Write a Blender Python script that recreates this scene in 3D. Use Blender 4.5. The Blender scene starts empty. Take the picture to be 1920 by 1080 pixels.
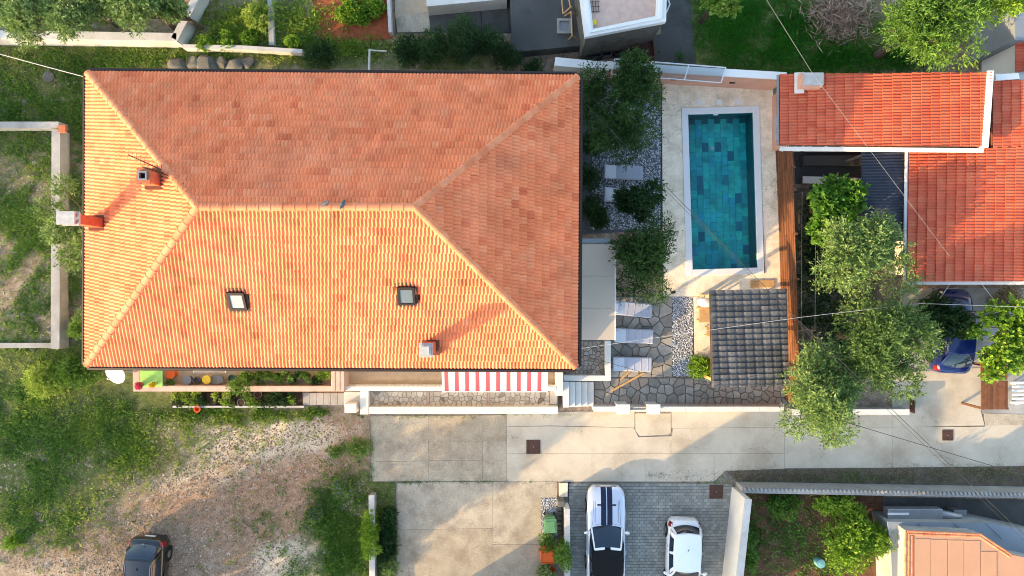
import bpy, bmesh, math, random
import numpy as np
from mathutils import Vector, Matrix

# ---------------------------------------------------------------- camera, sky, sun, exposure
sc = bpy.context.scene
COL = sc.collection
CAM_H = 35.0          # drone height in metres
FOC = 1320.0          # focal length in pixels of a 1920 wide picture
cam_d = bpy.data.cameras.new('camera'); cam = bpy.data.objects.new('camera', cam_d); COL.objects.link(cam)
cam.location = (0, 0, CAM_H); cam.rotation_euler = (0, 0, 0)
cam_d.sensor_width = 36.0; cam_d.lens = 36.0 * FOC / 1920.0; cam_d.clip_start = 0.5; cam_d.clip_end = 2000
sc.camera = cam
SUN_EL = 15.2
SUN_AZ = math.atan2(0.515, 0.857)           # direction in which shadows fall (plan)
w = bpy.data.worlds.new('World'); sc.world = w; w.use_nodes = True
nt = w.node_tree
sky = nt.nodes.new('ShaderNodeTexSky'); sky.sky_type = 'NISHITA'; sky.sun_disc = False
sky.sun_elevation = math.radians(SUN_EL)
sky.sun_rotation = math.atan2(-math.cos(SUN_AZ), -math.sin(SUN_AZ))
sky.air_density = 1.0; sky.dust_density = 1.3; sky.ozone_density = 0.35
bg = nt.nodes['Background']; nt.links.new(sky.outputs[0], bg.inputs[0]); bg.inputs[1].default_value = 0.15
sun_d = bpy.data.lights.new('sun', 'SUN'); sun = bpy.data.objects.new('sun', sun_d); COL.objects.link(sun)
ce = math.cos(math.radians(SUN_EL))
sun.rotation_euler = Vector((math.cos(SUN_AZ) * ce, math.sin(SUN_AZ) * ce, -math.sin(math.radians(SUN_EL)))).to_track_quat('-Z', 'Y').to_euler()
sun.location = (-40, -25, 30)
sun_d.energy = 2.3; sun_d.angle = math.radians(0.6); sun_d.color = (1.0, 0.70, 0.36)
vs = sc.view_settings; vs.view_transform = 'Standard'; vs.look = 'None'; vs.gamma = 1.0; vs.use_curve_mapping = False
vs.exposure = 2.08
sc.cycles.filter_width = 1.0

# ---------------------------------------------------------------- helpers
RND = random.Random(11)
NR = np.random.default_rng(5)

def at(px, py, z=0.0):
    s = (CAM_H - z) / FOC
    return Vector(((px - 960) * s, (540 - py) * s, z))

def wm(o):
    return o.matrix_basis.copy() if o.parent is None else wm(o.parent) @ o.matrix_parent_inverse @ o.matrix_basis

def put(o, parent=None, local=False):
    COL.objects.link(o)
    if parent is not None:
        o.parent = parent
        if not local:
            o.matrix_parent_inverse = wm(parent).inverted()
    return o

def tag(o, label, cat, group=None, kind=None):
    o['label'] = label; o['category'] = cat
    if group: o['group'] = group
    if kind: o['kind'] = kind
    return o

def thing(name, label, cat, loc=(0, 0, 0), rz=0.0, group=None):
    o = bpy.data.objects.new(name, None); COL.objects.link(o)
    o.empty_display_size = 0.2
    o.location = loc; o.rotation_euler = (0, 0, rz)
    o.matrix_basis = Matrix.Translation(Vector(loc)) @ Matrix.Rotation(rz, 4, 'Z')
    return tag(o, label, cat, group)

def copy_tree(o, parent=None):
    c = o.copy(); COL.objects.link(c)
    if parent is not None: c.parent = parent
    for ch in list(o.children): copy_tree(ch, c)
    return c

class MB:
    def __init__(s): s.v = []; s.f = []
    def add(s, vs_, fs):
        n = len(s.v); s.v += [tuple(p) for p in vs_]; s.f += [tuple(i + n for i in f) for f in fs]; return s
    def box(s, c, d, rz=0.0, rot=None):
        x, y, z = d[0] / 2, d[1] / 2, d[2] / 2
        P = [Vector(p) for p in ((-x,-y,-z),(x,-y,-z),(x,y,-z),(-x,y,-z),(-x,-y,z),(x,-y,z),(x,y,z),(-x,y,z))]
        m = rot if rot is not None else Matrix.Rotation(rz, 3, 'Z')
        c = Vector(c)
        return s.add([m @ p + c for p in P], [(0,3,2,1),(4,5,6,7),(0,1,5,4),(1,2,6,5),(2,3,7,6),(3,0,4,7)])
    def rect(s, x0, y0, x1, y1, z0, z1):
        return s.box(((x0+x1)/2, (y0+y1)/2, (z0+z1)/2), (abs(x1-x0), abs(y1-y0), z1-z0))
    def prism(s, poly, z0, z1, inset=0.0):
        n = len(poly)
        a = sum(poly[i][0]*poly[(i+1)%n][1]-poly[(i+1)%n][0]*poly[i][1] for i in range(n))
        if a < 0: poly = list(reversed(poly))
        cx = sum(p[0] for p in poly)/n; cy = sum(p[1] for p in poly)/n
        top = [(p[0]+(cx-p[0])*inset, p[1]+(cy-p[1])*inset, z1) for p in poly]
        return s.add([(p[0],p[1],z0) for p in poly]+top,
                     [tuple(range(n,2*n)), tuple(reversed(range(n)))]+[(i,(i+1)%n,n+(i+1)%n,n+i) for i in range(n)])
    def tube(s, pts, r, n=6, cap=True):
        pts = [Vector(p) for p in pts]; rs = r if isinstance(r, (list, tuple)) else [r]*len(pts)
        base = len(s.v); ref = None
        for i, p in enumerate(pts):
            d = (pts[min(i+1,len(pts)-1)] - pts[max(i-1,0)])
            d = d.normalized() if d.length > 1e-9 else Vector((0,0,1))
            if ref is None:
                ref = Vector((0,0,1)) if abs(d.z) < .9 else Vector((1,0,0))
            a = d.cross(ref)
            if a.length < 1e-6: a = d.orthogonal()
            a.normalize(); b = d.cross(a).normalized()
            for k in range(n):
                t = 2*math.pi*k/n
                s.v.append(tuple(p + (a*math.cos(t)+b*math.sin(t))*rs[i]))
        for i in range(len(pts)-1):
            for k in range(n):
                s.f.append((base+i*n+k, base+i*n+(k+1)%n, base+(i+1)*n+(k+1)%n, base+(i+1)*n+k))
        if cap:
            s.f.append(tuple(base+k for k in reversed(range(n)))); e = base+(len(pts)-1)*n
            s.f.append(tuple(e+k for k in range(n)))
        return s
    def lathe(s, prof, c=(0,0,0), n=16, sx=1, sy=1):
        base = len(s.v); c = Vector(c)
        for (r, z) in prof:
            for k in range(n):
                t = 2*math.pi*k/n
                s.v.append((c.x+r*sx*math.cos(t), c.y+r*sy*math.sin(t), c.z+z))
        for i in range(len(prof)-1):
            for k in range(n):
                s.f.append((base+i*n+k, base+i*n+(k+1)%n, base+(i+1)*n+(k+1)%n, base+(i+1)*n+k))
        s.f.append(tuple(base+k for k in reversed(range(n)))); e = base+(len(prof)-1)*n
        s.f.append(tuple(e+k for k in range(n)))
        return s
    def mesh(s, name, m=None, smooth=False):
        me = bpy.data.meshes.new(name); me.from_pydata(s.v, [], s.f); me.update()
        if m is not None: me.materials.append(m)
        if smooth: me.polygons.foreach_set('use_smooth', [True]*len(me.polygons))
        return me
    def build(s, name, m, parent=None, smooth=False, local=False, bevel=0.0, sub=0):
        o = bpy.data.objects.new(name, s.mesh(name, m, smooth)); put(o, parent, local)
        if bevel:
            b = o.modifiers.new('b', 'BEVEL'); b.width = bevel; b.segments = 2; b.limit_method = 'ANGLE'
        if sub:
            b = o.modifiers.new('s', 'SUBSURF'); b.levels = sub; b.render_levels = sub
        return o

def np_mesh(name, co, nv, m):
    """co: (n, nv, 3) separate polygons"""
    n = co.shape[0]
    me = bpy.data.meshes.new(name)
    me.vertices.add(n*nv); me.vertices.foreach_set('co', np.ascontiguousarray(co, dtype=np.float32).ravel())
    me.loops.add(n*nv); me.loops.foreach_set('vertex_index', np.arange(n*nv, dtype=np.int32))
    me.polygons.add(n); me.polygons.foreach_set('loop_start', np.arange(n, dtype=np.int32)*nv)
    me.update(calc_edges=True)
    if m is not None: me.materials.append(m)
    return me

def np_indexed(name, co, faces, m):
    """co (k,3), faces (n,q) same size polygons"""
    me = bpy.data.meshes.new(name); n, q = faces.shape
    me.vertices.add(len(co)); me.vertices.foreach_set('co', np.ascontiguousarray(co, dtype=np.float32).ravel())
    me.loops.add(n*q); me.loops.foreach_set('vertex_index', np.ascontiguousarray(faces, dtype=np.int32).ravel())
    me.polygons.add(n); me.polygons.foreach_set('loop_start', np.arange(n, dtype=np.int32)*q)
    me.update(calc_edges=True); me.shade_flat()
    if m is not None: me.materials.append(m)
    return me

# ---------------------------------------------------------------- materials
M = {}
def _ramp(nt, vals):
    r = nt.nodes.new('ShaderNodeValToRGB'); el = r.color_ramp.elements
    while len(el) > 1: el.remove(el[-1])
    el[0].position = vals[0][0]; el[0].color = (*vals[0][1], 1)
    for p, c in vals[1:]:
        e = el.new(p); e.color = (*c, 1)
    return r

def mat(name, col, rough=.8, var=.15, scale=2.0, bump=0.0, bscale=40.0, metal=0.0, rand=None, spec=.3, stain=None, stain_amt=.5, stain_scale=.5, fine=0.0, coat=0.0, crack=0.0):
    """col linear rgb; rand: list of (pos,colour) ramp picked per piece; stain: second colour in noise patches"""
    m = bpy.data.materials.new(name); m.use_nodes = True; nt = m.node_tree; N = nt.nodes; L = nt.links
    b = N['Principled BSDF']; b.inputs['Roughness'].default_value = rough; b.inputs['Metallic'].default_value = metal
    b.inputs['Specular IOR Level'].default_value = spec
    if coat: b.inputs['Coat Weight'].default_value = coat; b.inputs['Coat Roughness'].default_value = .04
    geo = N.new('ShaderNodeNewGeometry')
    if rand:
        oi = N.new('ShaderNodeObjectInfo'); a = N.new('ShaderNodeMath'); a.operation = 'MULTIPLY_ADD'; a.inputs[1].default_value = 7.31
        L.new(oi.outputs['Random'], a.inputs[0]); L.new(geo.outputs['Random Per Island'], a.inputs[2])
        fr = N.new('ShaderNodeMath'); fr.operation = 'FRACT'; L.new(a.outputs[0], fr.inputs[0])
        r = _ramp(nt, rand); L.new(fr.outputs[0], r.inputs[0]); cur = r.outputs[0]
    else:
        c = N.new('ShaderNodeRGB'); c.outputs[0].default_value = (*col, 1); cur = c.outputs[0]
    def noise(sc_, det=4.0):
        t = N.new('ShaderNodeTexNoise'); t.inputs['Scale'].default_value = sc_; t.inputs['Detail'].default_value = det
        t.inputs['Roughness'].default_value = .6
        L.new(geo.outputs['Position'], t.inputs['Vector']); return t.outputs[0]
    if stain:
        mr = N.new('ShaderNodeMapRange'); mr.inputs[1].default_value = .48; mr.inputs[2].default_value = .68; mr.inputs[4].default_value = stain_amt
        L.new(noise(stain_scale, 7.0), mr.inputs[0])
        mx = N.new('ShaderNodeMix'); mx.data_type = 'RGBA'; L.new(mr.outputs[0], mx.inputs[0]); L.new(cur, mx.inputs[6]); mx.inputs[7].default_value = (*stain, 1); cur = mx.outputs[2]
    def vary(src, lo, hi, sc_, det=4.0):
        mr = N.new('ShaderNodeMapRange'); mr.inputs[1].default_value = .3; mr.inputs[2].default_value = .7; mr.inputs[3].default_value = lo; mr.inputs[4].default_value = hi
        L.new(noise(sc_, det), mr.inputs[0])
        mx = N.new('ShaderNodeVectorMath'); mx.operation = 'SCALE'; L.new(src, mx.inputs[0]); L.new(mr.outputs[0], mx.inputs['Scale']); return mx.outputs[0]
    if crack:
        wv = N.new('ShaderNodeTexNoise'); wv.inputs['Scale'].default_value = 1.5; wv.inputs['Detail'].default_value = 5; L.new(geo.outputs['Position'], wv.inputs['Vector'])
        ad = N.new('ShaderNodeVectorMath'); ad.operation = 'MULTIPLY_ADD'; ad.inputs[1].default_value = (.9,.9,.9); L.new(wv.outputs['Color'], ad.inputs[0]); L.new(geo.outputs['Position'], ad.inputs[2])
        vo = N.new('ShaderNodeTexVoronoi'); vo.feature = 'DISTANCE_TO_EDGE'; vo.inputs['Scale'].default_value = crack; L.new(ad.outputs[0], vo.inputs['Vector'])
        lt = N.new('ShaderNodeMapRange'); lt.inputs[1].default_value = .0; lt.inputs[2].default_value = .012*crack; lt.inputs[3].default_value = 1; lt.inputs[4].default_value = 0; L.new(vo.outputs['Distance'], lt.inputs[0])
        mk = N.new('ShaderNodeMapRange'); mk.inputs[1].default_value = .5; mk.inputs[2].default_value = .6; mk.inputs[4].default_value = .7; L.new(noise(.45, 3.0), mk.inputs[0])
        ml = N.new('ShaderNodeMath'); ml.operation = 'MULTIPLY'; L.new(lt.outputs[0], ml.inputs[0]); L.new(mk.outputs[0], ml.inputs[1])
        mx = N.new('ShaderNodeMix'); mx.data_type = 'RGBA'; L.new(ml.outputs[0], mx.inputs[0]); L.new(cur, mx.inputs[6]); mx.inputs[7].default_value = (.08,.07,.055,1); cur = mx.outputs[2]
    if var: cur = vary(cur, 1-var, 1+var, scale)
    if fine: cur = vary(cur, 1-fine, 1+fine, 22.0, 2.0)
    L.new(cur, b.inputs['Base Color'])
    if bump:
        bp = N.new('ShaderNodeBump'); bp.inputs['Strength'].default_value = bump; bp.inputs['Distance'].default_value = .02
        L.new(noise(bscale), bp.inputs['Height']); L.new(bp.outputs[0], b.inputs['Normal'])
    M[name] = m; return m

def leafmat(name, cols, trans=.28, rough=.6, pscale=.5):
    m = bpy.data.materials.new(name); m.use_nodes = True; nt = m.node_tree; N = nt.nodes; L = nt.links
    for n in list(N):
        if n.type == 'BSDF_PRINCIPLED': N.remove(n)
    out = [n for n in N if n.type == 'OUTPUT_MATERIAL'][0]
    geo = N.new('ShaderNodeNewGeometry')
    k = len(cols); r = _ramp(nt, [(i/max(1, k-1), c) for i, c in enumerate(cols)])
    t = N.new('ShaderNodeTexNoise'); t.inputs['Scale'].default_value = pscale; t.inputs['Detail'].default_value = 3; L.new(geo.outputs['Position'], t.inputs['Vector'])
    a = N.new('ShaderNodeMath'); a.operation = 'MULTIPLY_ADD'; a.inputs[1].default_value = .6; L.new(geo.outputs['Random Per Island'], a.inputs[0])
    mr = N.new('ShaderNodeMapRange'); mr.inputs[1].default_value = .3; mr.inputs[2].default_value = .7; mr.inputs[3].default_value = 0; mr.inputs[4].default_value = .4; L.new(t.outputs[0], mr.inputs[0])
    L.new(mr.outputs[0], a.inputs[2]); L.new(a.outputs[0], r.inputs[0])
    d = N.new('ShaderNodeBsdfPrincipled'); d.inputs['Roughness'].default_value = rough; d.inputs['Specular IOR Level'].default_value = .25
    tr = N.new('ShaderNodeBsdfTranslucent'); mx = N.new('ShaderNodeMixShader'); mx.inputs[0].default_value = trans
    L.new(r.outputs[0], d.inputs['Base Color']); L.new(r.outputs[0], tr.inputs['Color'])
    L.new(d.outputs[0], mx.inputs[1]); L.new(tr.outputs[0], mx.inputs[2]); L.new(mx.outputs[0], out.inputs[0])
    M[name] = m; return m

CLAY = [(0, (.64,.155,.06)), (.2, (.70,.19,.075)), (.5, (.74,.215,.09)), (.8, (.71,.20,.08)), (.94, (.74,.25,.115)), (.985, (.62,.15,.058)), (1, (.54,.115,.045))]
mat('clay_tile', (.5,.15,.07), .75, .16, .9, .25, 60, rand=CLAY, fine=.14, stain=(.70,.28,.15), stain_amt=.35, stain_scale=.35)
mat('clay_ridge', (.55,.20,.10), .75, .12, 3, .2, 60, rand=[(0,(.56,.17,.075)),(.5,(.63,.215,.10)),(1,(.66,.25,.125))])
mat('red_tile', (.5,.1,.05), .6, .12, 1.0, .15, 60, rand=[(0,(.46,.08,.036)),(.5,(.53,.105,.048)),(1,(.53,.13,.06))], fine=.10, stain=(.42,.10,.05), stain_amt=.6, stain_scale=.6)
mat('dark_tile', (.06,.06,.065), .42, .2, 3, .2, 50, rand=[(0,(.05,.048,.047)),(.5,(.075,.073,.071)),(1,(.115,.11,.105))], spec=.5, fine=.1)
mat('deck_under', (.16,.06,.035), .9)
mat('gutter_brown', (.014,.007,.006), .5, .1)
mat('white_paint', (.63,.61,.56), .7, .06, 1.0, .05, 30, stain=(.55,.52,.47), stain_amt=.5, stain_scale=.8)
mat('white_clean', (.74,.73,.70), .5, .03)
mat('pink_plaster', (.62,.34,.24), .9, .08, 1.2, .12, 60, stain=(.5,.28,.2), stain_amt=.4)
mat('cream_plaster', (.70,.60,.48), .9, .06, 1.0, .1, 60)
mat('rose_stone', (.52,.37,.30), .85, .12, 3, .1, 40)
mat('beige_tile', (.46,.36,.25), .7, .10, 4, .05)
mat('concrete', (.34,.33,.31), .9, .18, .9, .25, 30, stain=(.24,.22,.19), stain_amt=.7, stain_scale=.6, fine=.12)
mat('concrete_pale', (.50,.48,.45), .9, .12, 1.0, .2, 30, stain=(.33,.31,.28), stain_amt=.6, stain_scale=.7, fine=.08)
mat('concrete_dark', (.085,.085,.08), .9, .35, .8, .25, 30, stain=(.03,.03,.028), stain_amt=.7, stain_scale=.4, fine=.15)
mat('concrete_new', (.52,.455,.35), .85, .10, .8, .12, 40, stain=(.37,.305,.22), stain_amt=.85, stain_scale=.45, fine=.07, crack=.35)
mat('slab_old', (.33,.30,.26), .9, .15, 1.3, .3, 25, rand=[(0,(.36,.30,.215)),(.5,(.40,.34,.25)),(1,(.43,.37,.28))], stain=(.24,.19,.135), stain_amt=.7, stain_scale=1.1, fine=.22, crack=.5)
mat('travertine', (.86,.72,.53), .75, .12, 2.5, .1, 40, stain=(.55,.42,.26), stain_amt=.6, stain_scale=1.1, fine=.14, crack=1.3)
mat('flagstone', (.3,.27,.22), .8, .15, 3, .25, 30, rand=[(0,(.22,.20,.17)),(.3,(.30,.27,.22)),(.6,(.36,.33,.28)),(.85,(.33,.26,.20)),(1,(.42,.39,.33))], fine=.15)
mat('flagstone_pale', (.5,.42,.33), .8, .12, 3, .2, 30, rand=[(0,(.44,.37,.28)),(.4,(.55,.47,.37)),(.75,(.62,.54,.44)),(.93,(.5,.42,.32)),(.97,(.20,.16,.12)),(1,(.3,.2,.13))], fine=.1)
mat('mortar', (.17,.15,.125), .95, .2, 6, .3, 40)
mat('mortar_pale', (.34,.29,.23), .95, .15, 6, .2, 40)
mat('paver', (.3,.3,.29), .85, .1, 1, .2, 50, rand=[(0,(.215,.215,.19)),(.5,(.265,.265,.235)),(1,(.32,.315,.28))], stain=(.18,.18,.155), stain_amt=.5, stain_scale=.6, fine=.08)
mat('pebble', (.4,.4,.4), .8, .0, rand=[(0,(.10,.11,.12)),(.35,(.22,.23,.25)),(.6,(.42,.44,.46)),(1,(.75,.76,.78))])
mat('gravel_bed', (.10,.105,.11), .95, .3, 8)
mat('gravel_stone', (.4,.35,.3), .9, .0, rand=[(0,(.16,.115,.08)),(.4,(.28,.21,.15)),(.85,(.38,.30,.22)),(1,(.58,.50,.41))])
mat('rock', (.115,.11,.095), .9, .3, 2, .5, 8, stain=(.12,.12,.10), stain_amt=.7, stain_scale=1.5, fine=.2)
mat('bark', (.09,.065,.045), .95, .3, 8, .5, 25)
mat('wood_fence', (.33,.15,.06), .7, .2, 5, .2, 60, rand=[(0,(.105,.040,.017)),(.5,(.15,.058,.024)),(1,(.20,.08,.034))])
mat('wood_dark', (.12,.055,.03), .7, .2, 5)
mat('wood_pale', (.50,.30,.13), .7, .15, 5)
mat('metal_grey', (.30,.30,.31), .45, .08, 2, metal=.6)
mat('metal_taupe', (.46,.39,.31), .5, .05, .6)
mat('metal_blue', (.05,.06,.085), .38, .12, 2, spec=.6, stain=(.10,.10,.11), stain_amt=.6, stain_scale=1.2)
mat('metal_white', (.60,.61,.62), .35, .03)
mat('rust_iron', (.085,.042,.030), .75, .25, 6, .3, 60)
mat('black', (.008,.008,.009), .5, 0)
mat('black_soft', (.006,.006,.007), .9, 0)
mat('cable', (.03,.03,.03), .7, 0)
mat('cable_pale', (.55,.52,.48), .6, 0)
mat('car_white', (.78,.80,.82), .22, .02, spec=.5, coat=.6)
mat('car_silver', (.60,.64,.72), .28, .02, metal=.35, spec=.5, coat=.6)
mat('car_black', (.010,.011,.013), .2, 0, spec=.5, coat=.8)
mat('car_blue', (.004,.014,.10), .2, 0, spec=.5, coat=.8)
mat('stripe_navy', (.008,.010,.030), .35, 0, coat=.3)
mat('tyre', (.012,.012,.012), .9, 0)
mat('rim', (.35,.35,.36), .3, 0, metal=.9)
mat('tail_red', (.22,.006,.008), .25, 0, coat=.5)
mat('lamp_clear', (.6,.62,.65), .15, 0, coat=.5)
mat('plate', (.75,.75,.72), .5, 0)
mat('cushion_white', (.56,.58,.62), .85, .05, 4)
mat('cushion_grey', (.38,.40,.46), .85, .05, 4)
mat('orange_plastic', (.72,.12,.015), .5, .05)
mat('green_bin', (.10,.24,.10), .5, .12, 3)
mat('green_mat', (.32,.55,.13), .9, .08, 6)
mat('blue_plastic', (.05,.12,.22), .5, .06)
mat('grey_plastic', (.16,.165,.17), .6, .06)
mat('yellow_plastic', (.72,.50,.03), .55, .06)
mat('sage_plastic', (.14,.22,.15), .6, .06)
mat('pot_dark', (.035,.032,.03), .7, .1)
mat('pot_grey', (.22,.22,.22), .7, .1)
mat('pot_clay', (.40,.13,.06), .8, .15, 6)
mat('soil', (.055,.035,.022), .98, .3, 8, .4, 40)
mat('red_soil', (.30,.085,.035), .98, .25, 4, .5, 30)
mat('flower_pink', (.70,.05,.13), .7, .0)
mat('flower_yellow', (.80,.52,.02), .7, .0)
mat('teal_plastic', (.16,.36,.38), .5, .05)
mat('bird_grey', (.09,.095,.11), .8, .2, 20)
mat('chim_cap', (.40,.385,.36), .8, .15, 6, .2, 40)
mat('brick_red', (.42,.11,.05), .85, .2, 4, .2, 40)
mat('pool_tile', (.1,.3,.35), .35, .2, 2.5, .1, 20, rand=[(0,(.016,.17,.26)),(.07,(.024,.26,.36)),(.10,(.03,.44,.44)),(.28,(.04,.55,.56)),(.45,(.06,.74,.62)),(.6,(.04,.58,.50)),(.78,(.04,.56,.72)),(.9,(.06,.82,.68)),(1,(.03,.50,.50))], stain=(.014,.24,.30), stain_amt=.6, stain_scale=1.6)
mat('pool_wall_tile', (.02,.16,.18), .4, .2, 3)
mat('roof_panel', (.46,.25,.145), .85, .05, 1.0, .05)
mat('roof_blue', (.22,.25,.28), .5, .08, 1.0)
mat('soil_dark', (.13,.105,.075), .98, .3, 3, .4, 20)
mat('awning_white', (.66,.63,.60), .9, .02)
mat('awning_red', (.60,.085,.10), .9, .04)
mat('dry_twig', (.26,.19,.14), .95, 0, rand=[(0,(.15,.10,.075)),(.5,(.28,.20,.15)),(1,(.46,.36,.28))])

def glassmat(name, tint, gl=.12, ior=1.45, rough=.02):
    m = bpy.data.materials.new(name); m.use_nodes = True; nt = m.node_tree; N = nt.nodes; L = nt.links
    for n in list(N):
        if n.type == 'BSDF_PRINCIPLED': N.remove(n)
    out = [n for n in N if n.type == 'OUTPUT_MATERIAL'][0]
    t = N.new('ShaderNodeBsdfRefraction' if name == 'water' else 'ShaderNodeBsdfTransparent'); t.inputs[0].default_value = (*tint, 1)
    if name == 'water': t.inputs['IOR'].default_value = 1.33; t.inputs['Roughness'].default_value = 0.0; M['_refr'] = t
    g = N.new('ShaderNodeBsdfGlossy'); g.inputs['Roughness'].default_value = rough
    fr = N.new('ShaderNodeFresnel'); fr.inputs[0].default_value = ior
    mx = N.new('ShaderNodeMixShader'); L.new(fr.outputs[0], mx.inputs[0]); L.new(t.outputs[0], mx.inputs[1]); L.new(g.outputs[0], mx.inputs[2])
    L.new(mx.outputs[0], out.inputs[0]); M[name] = m
    return m, fr, g
m_, fr_, g_ = glassmat('water', (.72,.97,.98), ior=1.33)
ntw = m_.node_tree
nz = ntw.nodes.new('ShaderNodeTexNoise'); nz.inputs['Scale'].default_value = 2.2; nz.inputs['Detail'].default_value = 3
bp = ntw.nodes.new('ShaderNodeBump'); bp.inputs['Strength'].default_value = .35; bp.inputs['Distance'].default_value = .05
ge = ntw.nodes.new('ShaderNodeNewGeometry'); ntw.links.new(ge.outputs['Position'], nz.inputs['Vector'])
ntw.links.new(nz.outputs[0], bp.inputs['Height']); ntw.links.new(bp.outputs[0], fr_.inputs['Normal']); ntw.links.new(bp.outputs[0], g_.inputs['Normal']); ntw.links.new(bp.outputs[0], M.pop('_refr').inputs['Normal'])
glassmat('glass_sheet', (.72,.78,.82), ior=1.5)
mat('glass_dark', (.010,.024,.042), .05, 0, spec=.8)  # blue tint paints the sky's reflection into the base colour
mat('glass_house', (.05,.06,.07), .06, 0, spec=.9)
mat('skylight_white', (.28,.29,.29), .3, .04, spec=.6)
mat('skylight_grey', (.09,.115,.12), .25, .08, 6, spec=.8)

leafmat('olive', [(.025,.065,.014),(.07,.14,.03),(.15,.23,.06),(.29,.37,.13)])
leafmat('olive_dark', [(.008,.028,.006),(.024,.065,.012),(.06,.125,.025),(.13,.20,.05)])  # copy of olive with the house's shade put into its colour
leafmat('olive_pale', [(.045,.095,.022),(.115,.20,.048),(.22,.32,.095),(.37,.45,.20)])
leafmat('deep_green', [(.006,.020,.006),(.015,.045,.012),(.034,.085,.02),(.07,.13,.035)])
leafmat('fresh', [(.03,.09,.012),(.075,.17,.02),(.15,.26,.035),(.26,.35,.08)])
leafmat('vine', [(.035,.12,.012),(.08,.20,.02),(.14,.28,.03),(.24,.36,.06)])
leafmat('lime', [(.05,.14,.012),(.13,.26,.018),(.23,.36,.03),(.34,.45,.07)])
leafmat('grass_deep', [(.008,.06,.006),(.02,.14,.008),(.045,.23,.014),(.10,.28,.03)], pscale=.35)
leafmat('grass_mix', [(.09,.17,.02),(.19,.30,.035),(.32,.42,.06),(.46,.46,.15)], pscale=.35)
leafmat('grass_dark', [(.035,.10,.018),(.09,.20,.03),(.18,.30,.05),(.32,.37,.12)], pscale=.35)
leafmat('grass_dry', [(.16,.12,.07),(.25,.20,.12),(.36,.30,.20),(.20,.20,.08)], pscale=.5, trans=.2)
leafmat('blossom', [(.03,.06,.02),(.10,.12,.08),(.32,.32,.32),(.5,.5,.5)], trans=.2)
# ---------------------------------------------------------------- ground sheet with soil / grass zones
POOL_C = at(1355.5, 358, .1); POOL_R = math.radians(1.7); POOL_W, POOL_L = 3.86, 8.33
def in_pool(x, y, g=0.0):
    dx, dy = x-POOL_C.x, y-POOL_C.y; c, s = math.cos(-POOL_R), math.sin(-POOL_R)
    u, v = dx*c-dy*s, dx*s+dy*c
    return (abs(u) < POOL_W/2+g) & (abs(v) < POOL_L/2+g)
Z_G = [(60,200,140,120,.55),(60,420,110,180,.45),(80,700,150,60,.8),(180,780,200,80,.75),(60,850,130,110,.6),(60,960,130,60,.7),(210,860,110,50,.7),
       (230,110,260,36,.7),(450,50,100,50,.6),(620,100,90,36,.8),(640,980,70,80,1),(720,1000,50,100,1.1),(1440,60,170,90,1.4),(1700,90,130,60,.4),
       (1420,1010,30,90,.7),(1500,950,70,30,.6),(420,775,170,20,.6),(850,100,120,50,.8),(120,100,140,40,.5)]
Z_R = [(660,60,70,34,1.6),(560,850,200,50,.75),(20,820,55,45,.6),(280,30,150,40,.7),(1480,1010,90,60,1.1),(480,930,260,130,.8),(120,1020,60,40,.4)]
Z_P = [(400,800,170,32,1.0),(545,1055,55,36,1.6),(300,880,190,50,.7),(560,830,140,26,.55),(100,1070,120,30,.5)]  # pale earth and chalk; also paints the lot's sunlit strip lighter
def zone(zl, X, Y):
    px = X*FOC/CAM_H+960; py = 540-Y*FOC/CAM_H
    a = np.zeros_like(X)
    for cx, cy, rx, ry, k in zl:
        a += k*np.exp(-(((px-cx)/rx)**2+((py-cy)/ry)**2)*.7)
    return np.clip(a, 0, 1.5)
def axis(lo, hi, st):
    inner = np.arange(lo, hi+1e-6, st); far = np.array([2,5,10,20,40,80,160,320.])
    return np.concatenate([lo-far[::-1], inner, hi+far])
xs = axis(-28, 28, .3); ys = axis(-17, 17, .3)
GX, GY = np.meshgrid(xs, ys, indexing='ij'); nx, ny = GX.shape
co = np.stack([GX, GY, np.zeros_like(GX)], -1).reshape(-1, 3)
ii, jj = np.meshgrid(np.arange(nx-1), np.arange(ny-1), indexing='ij')
a0 = (ii*ny+jj).ravel(); faces = np.stack([a0, a0+ny, a0+ny+1, a0+1], -1)
cx_ = co[faces].mean(1); keep = ~in_pool(cx_[:,0], cx_[:,1], .12)
me = np_indexed('ground', co, faces[keep], None)
att = me.attributes.new('zone', 'FLOAT_COLOR', 'POINT')
zc = np.stack([zone(Z_G, co[:,0], co[:,1]), zone(Z_R, co[:,0], co[:,1]), zone(Z_P, co[:,0], co[:,1]), np.ones(len(co))], -1).astype(np.float32)
att.data.foreach_set('color', zc.ravel())
m = bpy.data.materials.new('earth'); m.use_nodes = True; nt = m.node_tree; N = nt.nodes; L = nt.links; b = N['Principled BSDF']; b.inputs['Roughness'].default_value = .97; b.inputs['Specular IOR Level'].default_value = .1
geo = N.new('ShaderNodeNewGeometry'); at_n = N.new('ShaderNodeAttribute'); at_n.attribute_name = 'zone'
sp = N.new('ShaderNodeSeparateColor'); L.new(at_n.outputs['Color'], sp.inputs[0])
def nz_(s_, d=6.0, r=.65):
    t = N.new('ShaderNodeTexNoise'); t.inputs['Scale'].default_value = s_; t.inputs['Detail'].default_value = d; t.inputs['Roughness'].default_value = r; L.new(geo.outputs['Position'], t.inputs['Vector']); return t.outputs[0]
base = _ramp(nt, [(.25,(.14,.095,.06)),(.45,(.27,.20,.14)),(.6,(.37,.29,.22)),(.75,(.50,.42,.34))]); L.new(nz_(2.5, 9), base.inputs[0]); cur = base.outputs[0]
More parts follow.
